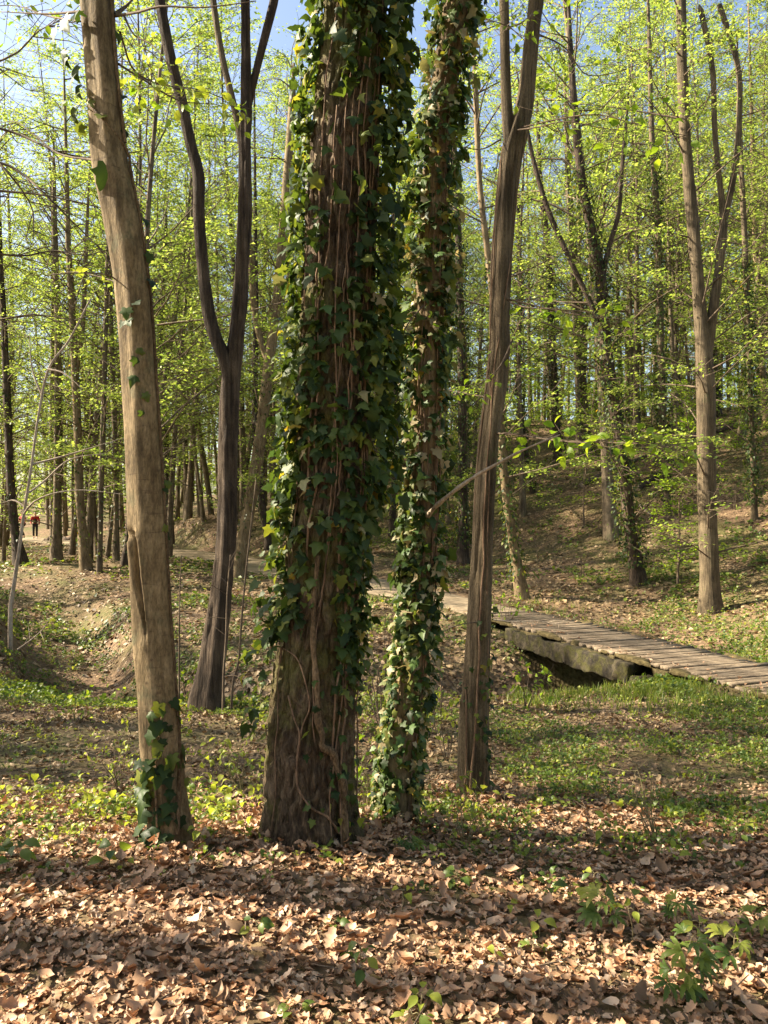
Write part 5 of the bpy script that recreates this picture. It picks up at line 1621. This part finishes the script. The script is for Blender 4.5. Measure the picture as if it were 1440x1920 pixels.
# fallen twigs among the leaves
mb = MB()
x, y = floor_points(420, 2, 14, .56)
z = height(x, y)
for k in range(len(x)):
    a = rr.uniform(0, 6.28); L = rr.uniform(.08, .45)
    v = np.array([math.cos(a), math.sin(a), rr.normal(0, .12)]) * L
    p = np.array([x[k], y[k], z[k] + .03])
    put_tube(mb, np.array([p - v / 2, p + rr.normal(0, .02, 3) * [1, 1, .3], p + v / 2]), np.array([.004, .0035, .002]), 4)
tag(add('fallen_twigs', mb.mesh('fallen_twigs', M_TWIG, True)), 'thin fallen twigs strewn among the dead leaves', 'twig litter', kind='stuff')

# ------------------------------------------------------------------ green ground cover and grass
def rosette(n, seed):
    r2 = random.Random(seed); V = []; F = []
    for k in range(n):
        a = 6.283 * k / n + r2.uniform(-.4, .4); el = r2.uniform(.1, .7); L = r2.uniform(.6, 1.1)
        tv, tf = fan_leaf(BEECHS, -.3, .2, .02, seed * 10 + k)
        tv = tv * L * .6; tv[:, 0] += .25
        c, s = math.cos(a), math.sin(a)
        X = tv[:, 0] * math.cos(el) - tv[:, 2] * math.sin(el); Z = tv[:, 0] * math.sin(el) + tv[:, 2] * math.cos(el) + .35
        F.append(tf + sum(len(v) for v in V)); V.append(np.stack([X * c - tv[:, 1] * s, X * s + tv[:, 1] * c, Z], -1))
    return np.concatenate(V), np.concatenate(F)


ROS = [rosette(4, 1), rosette(5, 2), rosette(3, 3), rosette(6, 4)]


def green_dens(x, y):
    f = fbm(x * .45, y * .45, seed=31, oct=4)
    pxx = x / y * FPX + 720
    right = sstep(900, 1150, pxx) * sstep(3.4, 5.0, y) * .25
    bridge_far = np.exp(-((x - 6.0) ** 2 / 6 + (y - 13.2) ** 2 / 5)) * 1.0
    lipbank = np.exp(-((y - 16.5) / 3.5) ** 2) * sstep(-1, -4, x) * .25
    near_cut = sstep(3.6, 5.2, y) + .03
    f2 = fbm(x * 1.5, y * 1.5, seed=77, oct=3)
    return np.clip((sstep(.50, .60, f + right * .2 + lipbank) * .9 + .05) * sstep(.36, .62, f2) * 1.3 + bridge_far, 0, 1) * near_cut


mb = MB()
x, y = floor_points(30000, 3.4, 13, .56, green_dens)
lay(mb, ROS, x, y, .062, .25, .05)
x, y = floor_points(14000, 9, 22, .56, green_dens)
lay(mb, ROS, x, y, .12, .25, .08)
tag(add('ground_cover', mb.mesh('ground_cover', M_HERB)), 'low green herbs and ground ivy spreading over the leaf litter', 'ground cover', kind='stuff')
mb = MB()
x, y = floor_points(36000, 18, 48, .56, green_dens)
lay(mb, [FAR_LEAF], x, y, .14, .45, .12)
tag(add('ground_cover', mb.mesh('ground_cover', M_HERB)), 'thin green cover on the hillside and beyond the path', 'ground cover', kind='stuff')
# yellow-lit low leaves on the left
mb = MB()
x, y = floor_points(3200, 3.8, 10, .56, lambda x, y: sstep(.47, .60, fbm(x * 1.1, y * 1.1, seed=44)) * np.where(x < -.6, .9, .5))
lay(mb, [ROS[0], ROS[2]], x, y, .06, .3, .10)
x, y = floor_points(700, 3.9, 7.5, .56, lambda x, y: sstep(.50, .60, fbm(x * 1.3, y * 1.3, seed=45)) * np.where(x < -.7, .9, .4))
lay(mb, [ROS[2], ROS[0]], x, y, .105, .3, .12)
tag(add('ground_cover', mb.mesh('ground_cover', M_YELLOW)), 'scattered yellow-green seedlings left of the oak and behind it', 'ground cover', kind='stuff')

mb = MB()
BL = (np.array([(-.03, 0, 0), (.03, 0, 0), (.025, .05, .55), (-.02, .05, .55), (0, .22, 1)], float), np.array([(0, 1, 2), (0, 2, 3), (3, 2, 4)], int))
for cx_, cy_, sx_, sy_, n in ((3.25, 9.7, .45, .7, 1300), (2.6, 9.2, .7, .6, 700), (4.2, 8.4, .7, .4, 300), (1.9, 9.6, .5, .5, 400), (5.6, 12.5, .6, 1.2, 500), (3.0, 17.4, .8, .9, 500)):
    tuft = rr.normal(0, 1, (n // 14, 2)) * [sx_, sy_] + [cx_, cy_]
    q = tuft[rr.integers(0, len(tuft), n)] + rr.normal(0, .05, (n, 2))
    k = near_line(q[:, 0], q[:, 1], PATH)[0] > HW + .02
    q = q[k]; n = len(q)
    P = np.stack([q[:, 0], q[:, 1], height(q[:, 0], q[:, 1]) - .01], -1)
    a = rr.uniform(0, 6.28, n)
    Nn = np.stack([rr.normal(0, .3, n), rr.normal(0, .3, n), np.ones(n)], -1)
    scatter(mb, BL[0], BL[1], P, basis(Nn, a), np.stack([np.full(n, .15), rr.uniform(.08, .2, n), rr.uniform(.08, .2, n)], -1), rr.uniform(0, 1, n))
tag(add('grass', mb.mesh('grass', M_GRASS)), 'bright green grass tufts on the bank beside the plank bridge', 'grass', kind='stuff')

# ------------------------------------------------------------------ logs and fallen branches
def ground_log(label, pts, r0_, r1_, mat, lift=.6, name='fallen_log', cat='log'):
    """pts: (px, py, depth): laid on the floor at that column and depth"""
    W = []
    for px, d in pts:
        x = (px - 720) / FPX * d
        W.append((x, d, float(height(np.array([x]), np.array([d]))[0]) + r0_ * lift))
    Q = spline(np.array(W), 26)
    mb = MB()
    rad = np.linspace(r0_, r1_, 26)
    nzz = (vnoise(np.arange(26)[:, None] * .6 + 0 * np.arange(10)[None], np.arange(10)[None] * 1.1 + 0 * np.arange(26)[:, None], seed=int(pts[0][0])) - .5) * r0_ * .5
    put_tube(mb, Q, rad, 10, nzz)
    base = Q[0]
    t = thing(name, label, cat, tuple(base))
    add('bark', mb.mesh('bark', mat, True, base), t)
    # sawn or broken end
    th = np.linspace(0, 2 * np.pi, 11)[:-1]
    T, A, B = frames(Q)
    V = np.concatenate([[Q[0] - T[0] * r0_ * .1], Q[0] + (np.cos(th)[:, None] * A[0] + np.sin(th)[:, None] * B[0]) * (r0_ + nzz[0])[:, None] * .99 - T[0] * .004])
    F = np.array([(0, 1 + (k + 1) % 10, 1 + k) for k in range(10)])
    add('broken_end', make_mesh('broken_end', V - base, [F], M_PALEWOOD), t)
    return t


ground_log('long dark log lying up the hillside, left of the forked tree', [(1195, 28), (1250, 29.5), (1312, 31)], .14, .10, M_LOG)
ground_log('dark log near the hilltop right of the forked tree', [(1263, 33), (1330, 33.5), (1403, 33.5)], .16, .12, M_LOG)
ground_log('short dark log above the long hillside log', [(1180, 33), (1228, 33.5)], .13, .10, M_LOG)
ground_log('dark log crossing behind the ivy-blackened trunk on the slope', [(1090, 30), (1150, 31), (1215, 32)], .11, .08, M_LOG)
ground_log('pale stick lying below the long hillside log', [(1200, 26.5), (1221, 25.3)], .05, .03, M_PALEWOOD, name='fallen_branch', cat='branch')
ground_log('curved brown branch lying along the far edge of the bridge deck', [(1146, 15.3), (1166, 15.0), (1182, 14.5), (1200, 14.0), (1216, 13.5)], .055, .04, M_PALEWOOD, 1.0, 'fallen_branch', 'branch')
ground_log('timber lying beside the path right of the walkers', [(92, 51), (118, 50.5), (134, 50.2)], .16, .14, M_LOG)
ground_log('short timber edging the path just right of the walkers', [(84, 49), (100, 48.8)], .13, .12, M_LOG)
for lab, pts, d0_, r0_ in (('pale dead branch sticking out of the gully at the left', [(33, 1218), (58, 1200), (78, 1182), (90, 1165)], 12.2, .014), ('thin pale fallen branch curling over the bridge deck edge', [(925, 1162), (965, 1166), (1010, 1164), (1040, 1170), (1070, 1158)], 14.0, .012)):
    Q = spline(np.array([PX(a, b, d0_) for a, b in pts]), 20)
    mb = MB(); put_tube(mb, Q, np.linspace(r0_, r0_ * .3, 20), 6)
    for k in range(5):
        q = Q[4 + 3 * k]; v = rr.normal(0, .14, 3)
        put_tube(mb, np.array([q, q + v * .5 + [0, 0, .02], q + v]), np.array([.005, .004, .002]), 4)
    t = thing('fallen_branch', lab, 'branch', tuple(Q[0]))
    add('wood', mb.mesh('wood', M_PALEWOOD, True, Q[0]), t)

# ------------------------------------------------------------------ the two walkers
M_RED = plain_mat('red_cloth', (.28, .014, .012), (.38, .02, .018), 30, .8, .2)
M_BLACK = plain_mat('black_cloth', (.012, .012, .014), (.025, .024, .026), 30, .85, .2)
M_SKIN = plain_mat('skin', (.42, .25, .18), (.50, .31, .23), 20, .55, .05)
M_HAIR = plain_mat('dark_hair', (.018, .012, .009), (.04, .027, .018), 60, .6, .3)
M_SHOE = plain_mat('pale_shoe', (.35, .35, .36), (.55, .55, .56), 20, .6, .1)


def skinned(name, verts, edges, radii, mat, parent, root=0, sub=2):
    me = bpy.data.meshes.new(name)
    me.from_pydata([tuple(v) for v in verts], edges, [])
    o = add(name, me, parent)
    me.materials.append(mat)
    md = o.modifiers.new('skin', 'SKIN'); md.use_smooth_shade = True
    if not me.skin_vertices:
        bpy.context.view_layer.objects.active = o
    for k, r_ in enumerate(radii):
        sv = me.skin_vertices[0].data[k]
        sv.radius = r_ if isinstance(r_, tuple) else (r_, r_)
        sv.use_root = (k == root)
    s = o.modifiers.new('subdivision', 'SUBSURF'); s.levels = sub; s.render_levels = sub
    return o


def walker(label, px, d, facing, step, top_mat, torso_mat, pack, seed):
    x = (px - 720) / FPX * d
    k = int(np.argmin((PATH[:, 0] - x) ** 2 + (PATH[:, 1] - d) ** 2))
    z = PATH[k, 2] + .02
    t = thing('person', label, 'person', (x, d, z), None, facing)
    s = step
    # joints: x right, y forward
    hipL, hipR = (-.09, 0, .90), (.09, 0, .90)
    kL, kR = (-.10, .10 * s + .04, .50), (.10, -.06 * s + .04, .49)
    aL, aR = (-.10, .20 * s, .09), (.10, -.24 * s, .10)
    tL, tR = (-.11, .20 * s + .17, .035), (.11, -.24 * s + .16, .045)
    shL, shR = (-.19, 0, 1.40), (.19, 0, 1.40)
    eL, eR = (-.25, -.10 * s - .02, 1.13), (.25, .08 * s - .02, 1.13)
    wL, wR = (-.24, -.02 * s + .14, .93), (.24, .16 * s + .12, .95)
    hL, hR = (-.235, .20 - .02 * s, .88), (.235, .17 + .16 * s, .90)
    V = [(0, 0, .95), (0, .0, 1.15), (0, -.01, 1.36), (0, .0, 1.49), (0, .02, 1.56), (0, .03, 1.65), (0, .02, 1.71),
         hipL, kL, aL, tL, hipR, kR, aR, tR, shL, eL, wL, hL, shR, eR, wR, hR]
    E = [(0, 1), (1, 2), (2, 3), (3, 4), (4, 5), (5, 6), (0, 7), (7, 8), (8, 9), (9, 10), (0, 11), (11, 12), (12, 13), (13, 14), (2, 15), (15, 16), (16, 17), (17, 18), (2, 19), (19, 20), (20, 21), (21, 22)]
    Rr = [(.15, .11), (.13, .10), (.14, .10), .055, .07, (.078, .092), .05, .085, .058, .042, .036, .085, .058, .042, .036, .052, .042, .03, .036, .052, .042, .03, .036]
    body = skinned('body', V, E, Rr, M_SKIN, t)
    # trousers, jacket, hair, shoes as clothing over the body
    skinned('trousers', [(0, 0, .96), hipL, kL, (aL[0], aL[1], .13), hipR, kR, (aR[0], aR[1], .14)], [(0, 1), (1, 2), (2, 3), (0, 4), (4, 5), (5, 6)], [(.165, .125), .105, .078, .068, .105, .078, .068], M_BLACK, t)
    skinned('jacket', [(0, 0, .90), (0, 0, 1.15), (0, -.01, 1.37), (0, 0, 1.46), shL, eL, wL, shR, eR, wR], [(0, 1), (1, 2), (2, 3), (2, 4), (4, 5), (5, 6), (2, 7), (7, 8), (8, 9)], [(.17, .13), (.16, .125), (.165, .12), .07, .072, .06, .05, .072, .06, .05], top_mat, t)
    skinned('hair', [(0, -.01, 1.63), (0, .0, 1.69), (0, .01, 1.735)], [(0, 1), (1, 2)], [(.075, .07), (.085, .095), .06], M_HAIR, t)
    for a_, t_ in ((aL, tL), (aR, tR)):
        skinned('shoe', [(a_[0], a_[1] - .05, .05), (a_[0], a_[1] + .05, .05), (t_[0], t_[1], .035)], [(0, 1), (1, 2)], [(.045, .05), (.045, .045), (.042, .032)], M_SHOE, t)
    if pack:
        skinned('vest', [(0, .01, .95), (0, .01, 1.15), (0, .0, 1.36)], [(0, 1), (1, 2)], [(.165, .15), (.15, .145), (.12, .135)], torso_mat, t)
    return t


walker('walker in a red jacket with a black front and dark trousers, on the left path', 66, 52.2, math.radians(200), .45, M_RED, M_BLACK, True, 1)
walker('walker in red half hidden behind the arching sapling, left of the other walker', 42, 52.9, math.radians(150), .9, M_RED, M_BLACK, False, 2)
